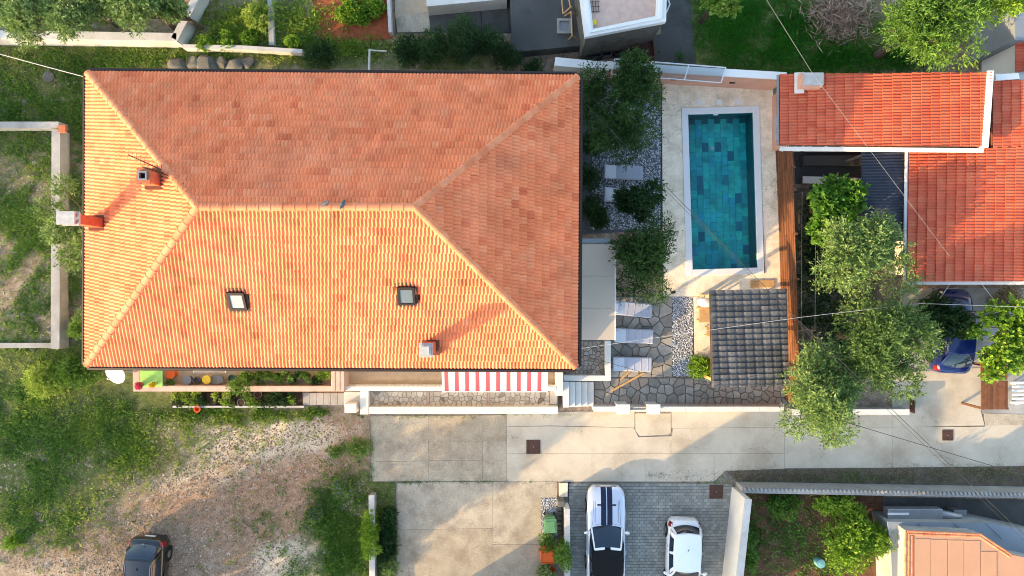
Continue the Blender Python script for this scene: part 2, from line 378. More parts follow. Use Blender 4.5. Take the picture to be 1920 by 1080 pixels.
def layer(cur, ch, colr, s_, amp=1.1):
    n = nz_(s_, 8); ad = N.new('ShaderNodeMath'); ad.operation = 'MULTIPLY_ADD'; ad.inputs[1].default_value = amp; L.new(n, ad.inputs[0]); L.new(sp.outputs[ch], ad.inputs[2])
    mr = N.new('ShaderNodeMapRange'); mr.inputs[1].default_value = .5*amp+.30; mr.inputs[2].default_value = .5*amp+.75; mr.clamp = True; L.new(ad.outputs[0], mr.inputs[0])
    mx = N.new('ShaderNodeMix'); mx.data_type = 'RGBA'; L.new(mr.outputs[0], mx.inputs[0]); L.new(cur, mx.inputs[6]); L.new(colr, mx.inputs[7]); return mx.outputs[2]
rr = _ramp(nt, [(.3,(.24,.125,.065)),(.5,(.38,.23,.14)),(.7,(.48,.32,.21))]); L.new(nz_(4, 8), rr.inputs[0]); cur = layer(cur, 1, rr.outputs[0], 1.2)
rp = _ramp(nt, [(.3,(.40,.31,.20)),(.5,(.56,.46,.33)),(.7,(.68,.59,.47))]); L.new(nz_(5, 8), rp.inputs[0]); cur = layer(cur, 2, rp.outputs[0], 1.4)
rg = _ramp(nt, [(.3,(.06,.075,.022)),(.5,(.11,.13,.04)),(.7,(.19,.19,.075))]); L.new(nz_(3.5, 8), rg.inputs[0]); cur = layer(cur, 0, rg.outputs[0], 1.6)
sg = N.new('ShaderNodeMapRange'); sg.inputs[1].default_value = .35; sg.inputs[2].default_value = .65; sg.inputs[3].default_value = .55; sg.inputs[4].default_value = 1.4; L.new(nz_(18, 4, .7), sg.inputs[0])
sm = N.new('ShaderNodeVectorMath'); sm.operation = 'SCALE'; L.new(cur, sm.inputs[0]); L.new(sg.outputs[0], sm.inputs['Scale']); L.new(sm.outputs[0], b.inputs['Base Color'])
bp = N.new('ShaderNodeBump'); bp.inputs['Strength'].default_value = .7; bp.inputs['Distance'].default_value = .05; L.new(nz_(12, 6), bp.inputs['Height']); L.new(bp.outputs[0], b.inputs['Normal'])
me.materials.append(m)
g = bpy.data.objects.new('ground', me); COL.objects.link(g); g['kind'] = 'structure'; g['label'] = 'bare earth and weedy ground around the houses'

# areas of the ground plan (pixels) that stay free of weeds
BLOCK = [(200,170,1075,735),(250,690,1112,770),(697,778,1920,903),(748,903,1400,1080),(1112,560,1462,760),(1240,150,1470,560),(1462,140,1920,545),(955,0,1300,100),
         (1655,540,1920,800),(1650,930,1920,1080),(1250,555,1300,705),(108,236,132,650),(0,62,345,88),(345,88,560,104),(734,0,960,58)]
def free(px, py):
    k = np.ones(len(px), bool)
    for x0, y0, x1, y1 in BLOCK: k &= ~((px > x0) & (px < x1) & (py > y0) & (py < y1))
    return k

# ---------------------------------------------------------------- leaf and blade geometry
def leaf_quads(P, D, S, asp, rng, curl=0.0):
    """P base points, D unit directions, S lengths"""
    n = len(P); rv = rng.normal(size=(n,3)); side = np.cross(D, rv); side /= np.linalg.norm(side, axis=1, keepdims=True)+1e-9
    mid = P + D*(S*.45)[:,None]; wv = side*(S*asp*.5)[:,None]
    return np.stack([P, mid+wv, P+D*S[:,None], mid-wv], 1)

def unit(a): return a/(np.linalg.norm(a, axis=1, keepdims=True)+1e-9)

def weeds(name, label, cat, mt, spots, h=(.08,.25), asp=.25, clump=14, cr=.16, z=0.0, seed=0, check=True, up=.5, parent=None, jitter=.7, patch=0.0):
    rng = np.random.default_rng(seed+100); Q = []
    for cx, cy, rx, ry, n in spots:
        t = rng.uniform(0, 2*np.pi, n); r = np.minimum(np.abs(rng.normal(0, .62, n))+rng.uniform(0, .35, n), 1.9 if check else 1.1)
        px = cx+rx*r*np.cos(t); py = cy+ry*r*np.sin(t)
        if check:
            k = free(px, py); px, py = px[k], py[k]
        if patch > 0 and len(px):
            nzv = np.zeros(len(px))
            for q in range(7):
                a = rng.uniform(0, 6.28); fq = .035*1.55**q; nzv += np.sin((px*np.cos(a)+py*np.sin(a))*fq+rng.uniform(0,6.28))*.8**q
            k = nzv > np.quantile(nzv, patch); px, py = px[k], py[k]
        if len(px) == 0: continue
        sz = rng.uniform(.5, 1.25, len(px))
        C = np.stack([(px-960)*(CAM_H-z)/FOC, (540-py)*(CAM_H-z)/FOC, np.full(len(px), z)], -1)
        C = np.repeat(C, clump, 0); sz = np.repeat(sz, clump)
        off = rng.normal(size=C.shape)*cr*.6*sz[:,None]; off[:,2] = 0
        D = rng.normal(size=C.shape); D[:,2] = np.abs(D[:,2])*up+up; D += off*2.0; D = unit(D)
        S = rng.uniform(*h, len(C))*sz
        B = C+off; B[:,2] += rng.uniform(0, .35, len(C))*S*(.6)
        Q.append(leaf_quads(B, D, S, asp, rng))
    q = np.concatenate(Q)
    o = bpy.data.objects.new(name, np_mesh(name, q, 4, mt)); put(o, parent)
    if parent is None: tag(o, label, cat, kind='stuff')
    else: o['kind'] = 'stuff'
    return o

def pebbles(name, label, cat, mt, polys, n, r=(.02,.05), z=0.01, seed=0, flat=.6, parent=None, gauss=None):
    rng = np.random.default_rng(seed+900)
    if gauss:
        Cs = []
        for cx, cy, rx, ry, k in gauss:
            t = rng.uniform(0, 2*np.pi, k); q = np.sqrt(rng.uniform(0, 1, k)); px = cx+rx*q*np.cos(t); py = cy+ry*q*np.sin(t); f = free(px, py); Cs.append(np.stack([px[f], py[f]], -1))
        P = np.concatenate(Cs)
    else:
        Ps = []
        tot = sum((p[2]-p[0])*(p[3]-p[1]) for p in polys)
        for p in polys:
            k = int(n*(p[2]-p[0])*(p[3]-p[1])/tot); Ps.append(np.stack([rng.uniform(p[0], p[2], k), rng.uniform(p[1], p[3], k)], -1))
        P = np.concatenate(Ps)
    n = len(P); C = np.stack([(P[:,0]-960)*(CAM_H-z)/FOC, (540-P[:,1])*(CAM_H-z)/FOC, np.full(n, z)], -1)
    base = np.array([(1,0,0),(0,1,0),(-1,0,0),(0,-1,0),(0,0,1),(0,0,-1)], float)
    S = rng.uniform(*r, n); V = base[None]*S[:,None,None]*rng.uniform(.7, 1.3, (n,6,1))
    a = rng.uniform(0, 6.28, n); c, s = np.cos(a)[:,None], np.sin(a)[:,None]
    x = V[...,0]*c-V[...,1]*s; y = V[...,0]*s+V[...,1]*c; V = np.stack([x, y, V[...,2]*flat], -1)+C[:,None]
    F = np.array([(0,1,4),(1,2,4),(2,3,4),(3,0,4),(1,0,5),(2,1,5),(3,2,5),(0,3,5)])
    fc = (F[None]+np.arange(n)[:,None,None]*6).reshape(-1, 3)
    o = bpy.data.objects.new(name, np_indexed(name, V.reshape(-1,3), fc, mt)); put(o, parent)
    if parent is None: tag(o, label, cat, kind='stuff')
    else: o['kind'] = 'stuff'
    return o

def pxpoly(pts, z=0.0): return [at(x, y, z).to_2d() for x, y in pts]
def slab(name, pts, z0, z1, mt, parent=None, kind=None, label=None, bevel=0.0):
    if parent is not None and name == 'slab':
        cx = sum(p[0] for p in pts)/len(pts); cy = sum(p[1] for p in pts)/len(pts)
        pts = [(x+(.78 if x > cx else -.78), y+(.78 if y > cy else -.78)) for x, y in pts]
    o = MB().prism([tuple(p) for p in pxpoly(pts, z1)], z0, z1).build(name, mt, parent, bevel=bevel)
    if kind: o['kind'] = kind
    if label: o['label'] = label
    return o
def R4(x0, y0, x1, y1): return [(x0,y0),(x1,y0),(x1,y1),(x0,y1)]

# ---------------------------------------------------------------- lane of concrete slabs
road = slab('road', [(694,778),(1930,770),(1990,900),(1400,904),(1070,904),(1070,1150),(742,1150),(742,904),(694,902)], -.1, .012, mat('joint', (.23,.205,.175), .95, .3, 5), kind='structure', label='concrete lane running past the houses')
SL = [((697,781),(802,781),(803,863),(697,865)), ((697,867),(803,865),(803,901),(699,902)), ((804,781),(949,779),(949,826),(804,826)),
      ((805,828),(904,828),(904,862),(805,862)), ((805,864),(904,864),(904,901),(805,901)), ((906,828),(949,828),(949,901),(906,901)),
      ((746,906),(922,904),(922,990),(746,992)), ((746,994),(922,992),(922,1149),(746,1149)), ((924,904),(1044,904),(1044,1020),(924,1020)), ((924,1022),(1013,1022),(1013,1149),(924,1149)),
      ((951,776),(1032,773),(1032,797),(951,799)), ((1034,773),(1189,772),(1189,801),(1034,797)),
      ((1192,776),(1257,776),(1257,810),(1252,814),(1200,817),(1192,806)), ((1260,772),(1470,772),(1470,800),(1260,802)),
      ((1472,772),(1672,772),(1672,800),(1472,800))]
for i, pl in enumerate(SL):
    o = slab('slab', pl, .008, .03 + .002*(i % 3), M['slab_old'] if i < 10 else M['concrete_new'], road)
for pl in [((951,801),(1034,800),(1189,803),(1198,819),(1259,817),(1262,804),(1470,802),(1470,849),(951,849)), ((951,851),(1109,851),(1109,902),(951,902)),
           ((1111,851),(1210,851),(1210,902),(1111,902)), ((1212,851),(1338,851),(1338,902),(1212,902)), ((1340,851),(1470,851),(1470,878),(1360,882),(1340,902)),
           ((1472,802),(1672,802),(1672,876),(1472,877)), ((1674,802),(1985,796),(1985,872),(1674,876)),
           ((1674,700),(1838,690),(1838,770),(1846,799),(1674,800))]:
    slab('slab', pl, .008, .034, M['concrete_new'], road)
slab('slab', [(1847,776),(1925,778),(1985,794),(1848,798)], .008, .032, M['slab_old'], road)
# verge of dry weeds in front of the street wall
slab('verge', [(1362,884),(1480,879),(1990,874),(1990,912),(1392,910)], -.05, .02, M['soil_dark'], kind='structure', label='strip of dark earth along the street wall')

# manhole covers: rim + ribbed lid
def manhole(px, py, s, label):
    c = at(px, py, .05); t = thing('manhole_cover', label, 'manhole cover', (c.x, c.y, .036))
    b = MB()
    for dx, dy, a, d in ((-s/2,0,.05,s+.05),(s/2,0,.05,s+.05),(0,-s/2,s-.05,.05),(0,s/2,s-.05,.05)): b.box((dx,dy,.01), (a,d,.03))
    b.build('rim', M['rust_iron'], t, local=True)
    l = MB().box((0,0,.008), (s-.06,s-.06,.022))
    for k in range(5):
        for q in range(5): l.box((-s*.36+k*s*.18, -s*.36+q*s*.18, .022), (s*.1, s*.05, .008))
    l.build('lid', M['rust_iron'], t, local=True)
    MB().lathe([(.03,0),(.03,.008),(.005,.01)], (0,0,.026), 8).build('lifting_stud', M['metal_grey'], t, local=True)
manhole(1000, 838, .64, 'rusty square manhole cover in the sunlit concrete lane near the bins')
manhole(1343, 922, .62, 'rusty square manhole cover at the corner of the grey paved driveway')
manhole(1777, 816, .48, 'small rusty manhole cover in the lane outside the wooden gate')

# ---------------------------------------------------------------- paved driveway for the two white cars
drive = slab('driveway', [(1064,904),(1376,906),(1360,1150),(1068,1150)], -.1, .012, M['mortar'], kind='structure', label='grey paved driveway')
pv = MB(); pw, ph = .235, .155
x0, y1 = at(1066,905).x, at(0,906).y; x1, y0 = at(1374,905).x, at(0,1150).y
j = 0; y = y1
while y > y0:
    x = x0 - (j % 2)*pw*.5
    while x < x1 - .02:
        xa, xb = max(x, x0)+.005, min(x+pw, x1-.02*abs(y-y1))-.005
        if xb-xa > .05:
            h = .03+RND.uniform(-.003,.003)
            P = [(xa,y-ph+.008),(xb,y-ph+.008),(xb,y-.004),(xa,y-.004)]
            pv.prism(P, .008, h, .03)
        x += pw
    y -= ph; j += 1
o = pv.build('pavers', M['paver'], drive); o['kind'] = 'stuff'
# ---------------------------------------------------------------- trees and shrubs
def foliage(name, clumps, mt, n, leaf=.13, asp=.38, seed=0, droop=.15, parent=None, spray=.5, upb=.25):
    """clumps: list of (x,y,z,r, zr); sprays of leaves radiate from each clump"""
    rng = np.random.default_rng(seed+300)
    w_ = np.array([c[3]**2 for c in clumps]); w_ /= w_.sum(); Q = []
    for (x, y, z, r, zr), f in zip(clumps, w_):
        k = 9; ns = max(4, int(n*f/k))
        d = rng.normal(size=(ns,3)); d[:,2] += upb; d = unit(d)
        rad = r*rng.uniform(.35, 1.0, ns)**.6
        st = np.array([x,y,z])+d*rad[:,None]*np.array([1,1,zr/r])
        sd = unit(d+rng.normal(size=(ns,3))*.45+np.array([0,0,-droop])); ln = rng.uniform(.5, 1.1, ns)*min(spray, r*.75)
        P = np.repeat(st, k, 0); SD = np.repeat(sd, k, 0); T = np.tile(np.linspace(0, 1, k), ns)
        P = P+SD*(T*np.repeat(ln, k))[:,None]+rng.normal(size=P.shape)*.02
        D = unit(SD*.9+rng.normal(size=P.shape)*.75)
        S = leaf*rng.uniform(.6, 1.3, len(P))*(1.1-.35*T)
        Q.append(leaf_quads(P, D, S, asp, rng))
    o = bpy.data.objects.new(name, np_mesh(name, np.concatenate(Q), 4, mt)); put(o, parent)
    return o

def crown_clumps(c, R_, zr, n, rng, rc=(.3,.5), flat=False):
    out = []
    for i in range(n):
        d = rng.normal(size=3); d[2] = abs(d[2])*.8-.15; d /= np.linalg.norm(d)
        q = rng.uniform(.25, .82); r = R_*rng.uniform(*rc)
        out.append((c[0]+d[0]*R_*q, c[1]+d[1]*R_*q, c[2]+d[2]*zr*q, r, r*min(1, zr/R_*1.2)))
    return out

def tree(name, label, cat, px, py, zc, R_, zr, mt, n, nc=14, leaf=.13, asp=.36, seed=0, trunk=.12, base=None, group=None, droop=.15, spray=.5, rc=(.22,.38), gz=0.0, extra=()):
    """crown centre seen at pixel (px,py) at height zc"""
    rng = np.random.default_rng(seed+40); c = at(px, py, zc); b = base if base is not None else Vector((c.x+rng.uniform(-.3,.3), c.y+rng.uniform(-.3,.3), gz))
    t = thing(name, label, cat, (b.x, b.y, gz), group=group)
    cl = crown_clumps((c.x, c.y, zc), R_, zr, int(nc*1.6), rng, rc)
    for (ex, ey, ez, er) in extra:
        q = at(ex, ey, ez); cl.append((q.x, q.y, ez, er, er*.8))
    mb = MB(); fork = Vector((b.x*.6+c.x*.4, b.y*.6+c.y*.4, gz+(zc-gz)*.45))
    mid = (Vector((b.x, b.y, gz))+fork)/2+Vector((rng.uniform(-.08,.08), rng.uniform(-.08,.08), 0))
    mb.tube([(b.x, b.y, gz-.1), mid, fork], [trunk*1.25, trunk, trunk*.8], 8)
    for q in cl:
        e = Vector(q[:3]); m1 = fork.lerp(e, .5)+Vector((rng.uniform(-.15,.15), rng.uniform(-.15,.15), .12))
        mb.tube([fork, m1, e], [trunk*.55, trunk*.3, trunk*.08], 5, cap=False)
        for k in range(3):
            d = Vector(rng.normal(size=3)); d.normalize(); mb.tube([e, e+d*q[3]*.7], [trunk*.1, .006], 4, cap=False)
    mb.build('trunk', M['bark'], t)
    foliage('crown', cl, mt, int(n*.8), leaf*1.25, asp, seed, droop, t, spray)
    return t

def shrub(name, label, cat, px, py, R_, h, mt, n, nc=8, leaf=.1, asp=.45, seed=0, sx=1.0, sy=1.0, gz=0.0, group=None, spray=.3, stems=5, rc=(.35,.55), flowers=None, root=None):
    rng = np.random.default_rng(seed+70); c = at(px, py, gz+h*.55)
    t = root if root is not None else thing(name, label, cat, (c.x, c.y, gz), group=group)
    cl = []
    for i in range(nc):
        a = rng.uniform(0, 6.28); q = math.sqrt(rng.uniform(0, 1))*.65; r = R_*rng.uniform(*rc)
        cl.append((c.x+math.cos(a)*R_*q*sx, c.y+math.sin(a)*R_*q*sy, gz+h*rng.uniform(.35,.8), r*min(1.0, max(sx, sy)), h*.35))
    mb = MB()
    for i in range(min(stems, nc)):
        q = cl[i]; mb.tube([(c.x, c.y, gz), (c.x+(q[0]-c.x)*.7, c.y+(q[1]-c.y)*.7, gz+(q[2]-gz)*.6), q[:3]], [.03,.02,.008], 5, cap=False)
    mb.build('stem', M['bark'], t)
    foliage('crown' if root is None else 'foliage', cl, mt, n, leaf, asp, seed, .1, t, spray)
    if flowers:
        fm, k = flowers; P = []; Dn = []
        for q in range(k):
            cc = cl[q % len(cl)]; d = rng.normal(size=3); d[2] = abs(d[2]); d /= np.linalg.norm(d); P.append(np.array(cc[:3])+d*cc[3]*np.array([1,1,cc[4]/cc[3]])*1.1)
        P = np.array(P); D = unit(rng.normal(size=P.shape)+np.array([0,0,.3])); q4 = np.concatenate([leaf_quads(P, unit(D+rng.normal(size=P.shape)), np.full(len(P), .07), .8, rng) for _ in range(3)])
        o = bpy.data.objects.new('blossom', np_mesh('blossom', q4, 4, fm)); put(o, t)
    return t

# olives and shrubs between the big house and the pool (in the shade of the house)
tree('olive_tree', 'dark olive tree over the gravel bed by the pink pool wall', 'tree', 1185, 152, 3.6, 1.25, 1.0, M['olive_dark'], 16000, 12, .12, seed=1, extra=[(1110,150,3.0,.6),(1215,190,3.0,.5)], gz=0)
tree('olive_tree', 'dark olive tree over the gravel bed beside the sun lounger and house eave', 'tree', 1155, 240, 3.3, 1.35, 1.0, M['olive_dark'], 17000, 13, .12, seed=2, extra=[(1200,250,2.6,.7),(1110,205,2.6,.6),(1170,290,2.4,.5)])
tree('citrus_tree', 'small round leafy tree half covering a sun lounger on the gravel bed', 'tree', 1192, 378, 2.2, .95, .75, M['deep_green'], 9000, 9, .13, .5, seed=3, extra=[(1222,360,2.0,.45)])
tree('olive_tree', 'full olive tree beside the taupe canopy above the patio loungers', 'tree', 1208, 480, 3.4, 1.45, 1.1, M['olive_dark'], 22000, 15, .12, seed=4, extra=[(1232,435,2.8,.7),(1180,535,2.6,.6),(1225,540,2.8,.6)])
EL = ['below the middle olive tree', 'between two olive trees', 'beside the open gravel lounger', 'beside the half hidden lounger', 'next to the taupe canopy', 'next to the pink pool wall']
for i, (x, y, r, h) in enumerate([(1102,210,.55,2.0),(1108,272,.55,1.9),(1100,330,.6,2.0),(1104,392,.6,1.9),(1128,412,.55,1.5),(1120,165,.5,1.8)]):
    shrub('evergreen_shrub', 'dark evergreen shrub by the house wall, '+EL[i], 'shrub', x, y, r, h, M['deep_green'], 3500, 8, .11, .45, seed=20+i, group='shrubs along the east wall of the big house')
shrub('bright_shrub', 'bright green rounded shrub beside the tiled pergola and gravel strip', 'shrub', 1310, 686, .6, 1.1, M['lime'], 4500, 10, .13, .35, seed=30, gz=.03)

# trees behind the fence
tree('fig_tree', 'broad leafed bright green tree beside the dark corrugated roof', 'tree', 1562, 385, 2.5, 1.15, .8, M['vine'], 7000, 11, .24, .62, seed=5, extra=[(1598,370,2.6,.6),(1545,425,2.4,.6)], spray=.35)
tree('olive_tree', 'broad sunlit olive tree just below the dark corrugated roof and fig tree', 'tree', 1622, 482, 3.9, 2.05, 1.1, M['olive_pale'], 30000, 18, .13, seed=6, extra=[(1655,420,3.2,.5),(1560,510,3.5,.8),(1690,520,3.3,.8)], trunk=.18)
tree('olive_tree', 'grey green olive tree between the blue car and the wooden fence', 'tree', 1655, 645, 4.4, 1.95, 1.5, M['olive'], 36000, 20, .13, seed=7, extra=[(1720,640,3.6,.8),(1690,715,3.6,.8),(1610,600,3.8,.9)], trunk=.18)
tree('olive_tree', 'sunlit olive tree whose crown overhangs the concrete lane', 'tree', 1542, 735, 4.2, 1.75, 1.4, M['olive_pale'], 32000, 18, .13, seed=8, extra=[(1500,790,3.4,.7),(1575,800,3.4,.7),(1545,670,3.8,.8),(1560,815,3.2,.5)], trunk=.17)
shrub('climbing_vine', 'dark green vine hanging over the side of the blue car', 'vine', 1765, 598, 1.1, 2.4, M['deep_green'], 6500, 11, .17, .6, seed=31, sx=1.0, sy=.9)
shrub('climbing_vine', 'dark green spray of vine across the roof of the blue car', 'vine', 1808, 617, .55, 2.5, M['vine'], 1000, 5, .17, .6, seed=32, sx=1.3, sy=.35)
# top right garden
tree('pine_tree', 'bright feathery tree standing over the dark lawn behind the red roof', 'tree', 1752, 40, 4.6, 2.2, 1.6, M['fresh'], 26000, 18, .15, .3, seed=9, extra=[(1775,30,5.2,.8),(1805,88,4.6,.8),(1700,40,4.0,.9),(1740,85,4.0,.8)], trunk=.18)
tree('pine_tree', 'light green tree at the edge of the garden beside the grey path', 'tree', 1868, -8, 4.6, 1.5, 1.2, M['lime'], 15000, 12, .15, .3, seed=10, extra=[(1850,18,4.6,.6)])
tree('leafy_tree', 'leafy tree reaching over the shaded lawn by the dark asphalt path', 'tree', 1358, -22, 4.0, 1.2, 1.0, M['fresh'], 6500, 10, .18, .55, seed=12)
# top left
for i, (x, y, z, r, n, lb) in enumerate([(40,14,3.0,1.7,20000,'olive tree behind the pale concrete wall, at the end farthest from the wall corner'),(150,8,3.2,1.7,20000,'olive tree behind the pale concrete wall, middle one of the row'),(268,-2,3.2,1.6,18000,'olive tree behind the pale concrete wall, nearest the wall corner'),(325,18,2.4,.7,5000,'small olive sapling in the corner of the pale concrete wall')]):
    tree('olive_tree', lb, 'tree', x, y, z, r, 1.1, M['olive_pale'], n, 14, .13, seed=50+i, group='olive trees behind the concrete wall')  # paler leaf copy paints sunlight onto these crowns
tree('olive_tree', 'pale grey green olive tree growing over the low garden wall by the tall chimney', 'tree', 128, 430, 3.4, 1.15, .9, M['olive_pale'], 13000, 11, .13, seed=55, extra=[(92,395,3.0,.5),(140,480,3.0,.6),(118,350,2.6,.45)])
# shrubs north of the house
for i, (x, y, r, h, mt_, n, lb) in enumerate([(770,98,.9,1.8,'deep_green',6000,'dark conifer shrub behind the house beside the drain pipe'),(815,84,.9,2.2,'deep_green',7000,'dark conifer shrub behind the house in front of the concrete steps'),
        (862,78,1.0,2.4,'deep_green',8000,'tallest dark conifer shrub in the row behind the house'),(908,82,.9,2.0,'deep_green',6500,'dark conifer shrub behind the house near the dark concrete terrace'),(952,112,.7,1.5,'deep_green',4500,'dark conifer shrub below the corner of the dark concrete terrace'),
        (600,100,.75,1.0,'deep_green',4000,'dark green bush at the end of the thin garden wall'),(1000,128,.5,1.2,'deep_green',2500,'low dark bush between the house eave and the white wall end')]):
    shrub('conifer_shrub', lb, 'shrub', x, y, r, h, M[mt_], n, 9, .12, .3, seed=60+i, group='shrubs behind the big house')
shrub('potato_bed', 'bright green crop bed on red soil behind the house', 'vegetable bed', 672, 14, 1.25, .55, M['lime'], 7000, 18, .15, .6, seed=70, sx=1.25, sy=.8, spray=.2, rc=(.18,.3))
for i, (x, y, lb) in enumerate([(425,78,'small bright green bush on the thin garden wall, nearest the wall corner'),(468,72,'small bright green bush on the thin garden wall, second from the wall corner'),(545,78,'small bright green bush at the far end of the thin garden wall'),(388,82,'tiny bright green bush at the foot of the wall corner')]):
    shrub('small_bush', lb, 'bush', x, y, .42 if i else .5, .55, M['lime'], 1300, 6, .12, .5, seed=75+i, group='bushes along the thin garden wall')
shrub('weed_bush', 'dry yellowish bush beside the narrow path behind the house', 'bush', 490, 30, .9, .6, M['grass_mix'], 3500, 9, .14, .35, seed=81)
# brush pile
rng = np.random.default_rng(77); n = 2600
c = at(1578, 22, .3); P = np.stack([c.x+rng.normal(size=n)*.75, c.y+rng.normal(size=n)*.65, np.abs(rng.normal(size=n))*.32], -1); D = rng.normal(size=(n,3)); D[:,2] *= .35; D = unit(D)
o = bpy.data.objects.new('brush_pile', np_mesh('brush_pile', leaf_quads(P, D, rng.uniform(.25,.6,n), .07, rng), 4, M['dry_twig'])); COL.objects.link(o); tag(o, 'heap of brown pruned branches on the lawn', 'brush pile')
# left lower bushes
shrub('leafy_bush', 'bright yellow green bush below the satellite dish and house corner', 'bush', 150, 690, 1.1, .9, M['fresh'], 7000, 14, .12, .45, seed=90, sx=.9, sy=.7)
shrub('leafy_bush', 'yellow green bush beside the end of the low garden wall', 'bush', 92, 712, 1.1, .8, M['grass_mix'], 6000, 12, .12, .4, seed=91, sx=1, sy=.6)
shrub('leafy_bush', 'green bush between the garden wall and the lit west eave', 'bush', 148, 610, .55, 1.0, M['fresh'], 3500, 10, .11, .4, seed=92, sx=.6, sy=1.6)
shrub('leafy_bush', 'small round bright green tuft alone on the stony ground', 'bush', 24, 1018, .42, .35, M['lime'], 1300, 6, .12, .4, seed=93)
shrub('weed_bush', 'dark low bush at the edge of the concrete slabs', 'bush', 672, 842, .55, .5, M['grass_dark'], 2600, 8, .11, .4, seed=94, sx=1, sy=.75)
shrub('weed_bush', 'low straggling weeds beside the dark bush on the red earth', 'bush', 632, 845, .45, .3, M['grass_dark'], 1300, 6, .11, .35, seed=95, sx=1.1, sy=.6)
shrub('blossom_bush', 'bush with tiny pale flowers at the upper edge of the overgrown plot', 'bush', 640, 917, .55, .55, M['grass_dark'], 2600, 8, .1, .4, seed=96, flowers=(M['blossom'], 260))
shrub('blossom_bush', 'bush with tiny pale flowers next to the bare red earth', 'bush', 588, 962, .5, .5, M['grass_dark'], 2200, 8, .1, .4, seed=97, flowers=(M['blossom'], 220))
# right hand bottom garden
shrub('garden_shrub', 'big bright lime green shrub beside the light blue flat roof', 'shrub', 1602, 1020, 1.65, 1.9, M['lime'], 13000, 22, .14, .5, seed=98, sx=.95, sy=1.1, rc=(.22,.36))
shrub('garden_shrub', 'bright green shrub along the street wall in the walled garden', 'shrub', 1572, 950, 1.1, 1.2, M['lime'], 6500, 16, .13, .5, seed=99, sx=1.5, sy=.5, rc=(.2,.3))
shrub('garden_shrub', 'darker green shrub in the corner of the walled garden', 'shrub', 1470, 950, .9, .9, M['fresh'], 4500, 12, .12, .45, seed=100, sx=1.4, sy=.55, rc=(.2,.34))
shrub('garden_shrub', 'low green hedge growing along the white garden wall', 'shrub', 1408, 1030, .5, .8, M['grass_dark'], 3500, 10, .12, .4, seed=101, sx=.6, sy=2.6, rc=(.25,.4))
# planting between concrete and driveway
shrub('cypress_shrub', 'upright feathery green shrub beside the silver striped car', 'shrub', 1054, 1038, .5, 1.9, M['fresh'], 5000, 10, .12, .3, seed=102, sx=.7, sy=1.3)
shrub('cypress_shrub', 'pale leafed shrub in front of the orange bin at the driveway', 'shrub', 1018, 1082, .6, 1.0, M['olive_pale'], 3500, 8, .12, .3, seed=104)
# ivy over the plot wall
shrub('ivy', 'bright green ivy climbing over the low wall between plot and slabs', 'ivy', 694, 1010, .45, 1.0, M['lime'], 7500, 22, .11, .5, seed=105, sx=.55, sy=4.4, rc=(.45,.7))
shrub('ivy', 'dark green ivy hanging on the shaded side of the low wall', 'ivy', 728, 1000, .45, .5, M['deep_green'], 6500, 22, .11, .5, seed=106, sx=.6, sy=4.2, rc=(.45,.7))  # darker leaves put the shade of this wall side into the colour
shrub('weed_bush', 'pale feathery weed at the foot of the ivy wall by the slabs', 'bush', 728, 1066, .5, .5, M['olive_pale'], 1600, 6, .13, .2, seed=107)

# ---------------------------------------------------------------- ground cover
weeds('grass', 'green weeds and grass on the plot to the west of the house', 'grass', M['grass_dark'], [(60,180,150,110,2600),(150,300,40,190,900),(50,420,90,190,3000),(135,560,36,100,500),(230,112,260,26,1100),(395,112,80,10,260),(60,600,70,70,500)], (.07,.2), .25, 12, .17, seed=1, patch=.4)
weeds('grass', 'yellowish grass tufts among the weeds west of the house', 'grass', M['grass_mix'], [(60,180,150,110,700),(50,420,90,190,800),(230,112,260,26,260)], (.06,.2), .2, 10, .15, seed=21, patch=.55)
weeds('grass', 'lush green grass below the south west corner of the house', 'grass', M['grass_dark'], [(130,770,190,80,3300),(60,860,110,110,1500),(230,830,120,50,700),(90,980,110,60,700)], (.07,.22), .25, 13, .18, seed=2, patch=.55)
weeds('grass', 'sunlit yellow green grass along the edge of the gravel lot', 'grass', M['grass_mix'], [(60,740,70,40,500),(210,800,150,50,1000),(90,960,90,45,600),(230,850,120,50,600),(130,690,80,40,500),(430,782,190,14,620),(330,840,150,60,330),(480,800,200,50,200)], (.07,.2), .25, 12, .17, seed=22, patch=.55)  # brighter leaf colour paints in the lit fringe of the grass
weeds('weeds', 'mixed weeds sprouting below the planting bed kerb', 'weeds', M['fresh'], [(450,772,180,12,260),(600,768,50,10,120)], (.08,.22), .35, 12, .16, seed=23, patch=.3)
weeds('grass', 'dark green overgrowth on the plot beside the ivy wall', 'grass', M['grass_dark'], [(650,1000,75,90,2300),(722,990,22,100,350),(600,1060,70,40,300),(480,960,160,110,150)], (.07,.22), .28, 13, .18, seed=3, patch=.3)
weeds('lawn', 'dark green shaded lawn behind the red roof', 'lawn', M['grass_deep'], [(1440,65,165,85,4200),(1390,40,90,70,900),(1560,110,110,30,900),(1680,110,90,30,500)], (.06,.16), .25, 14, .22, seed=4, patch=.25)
weeds('grass', 'patchy grass between garden walls behind the house', 'grass', M['grass_mix'], [(450,45,90,45,650),(560,40,50,45,400),(620,90,120,16,500),(120,20,170,40,500)], (.08,.25), .25, 12, .2, seed=5)
weeds('dry_grass', 'dry straw and weeds scattered over the gravel lot', 'dry grass', M['grass_dry'], [(330,880,200,90,700),(450,960,220,110,420),(180,1000,160,70,500),(60,120,140,60,300),(60,380,100,220,400),(1580,890,330,12,900),(1850,880,150,10,350)], (.05,.16), .14, 9, .15, seed=6, check=False)
weeds('weeds', 'scattered weeds in the walled garden', 'weeds', M['grass_dark'], [(1480,1010,80,80,420),(1410,1000,14,90,160),(1560,1060,60,30,120)], (.06,.2), .3, 12, .16, seed=7, check=False)
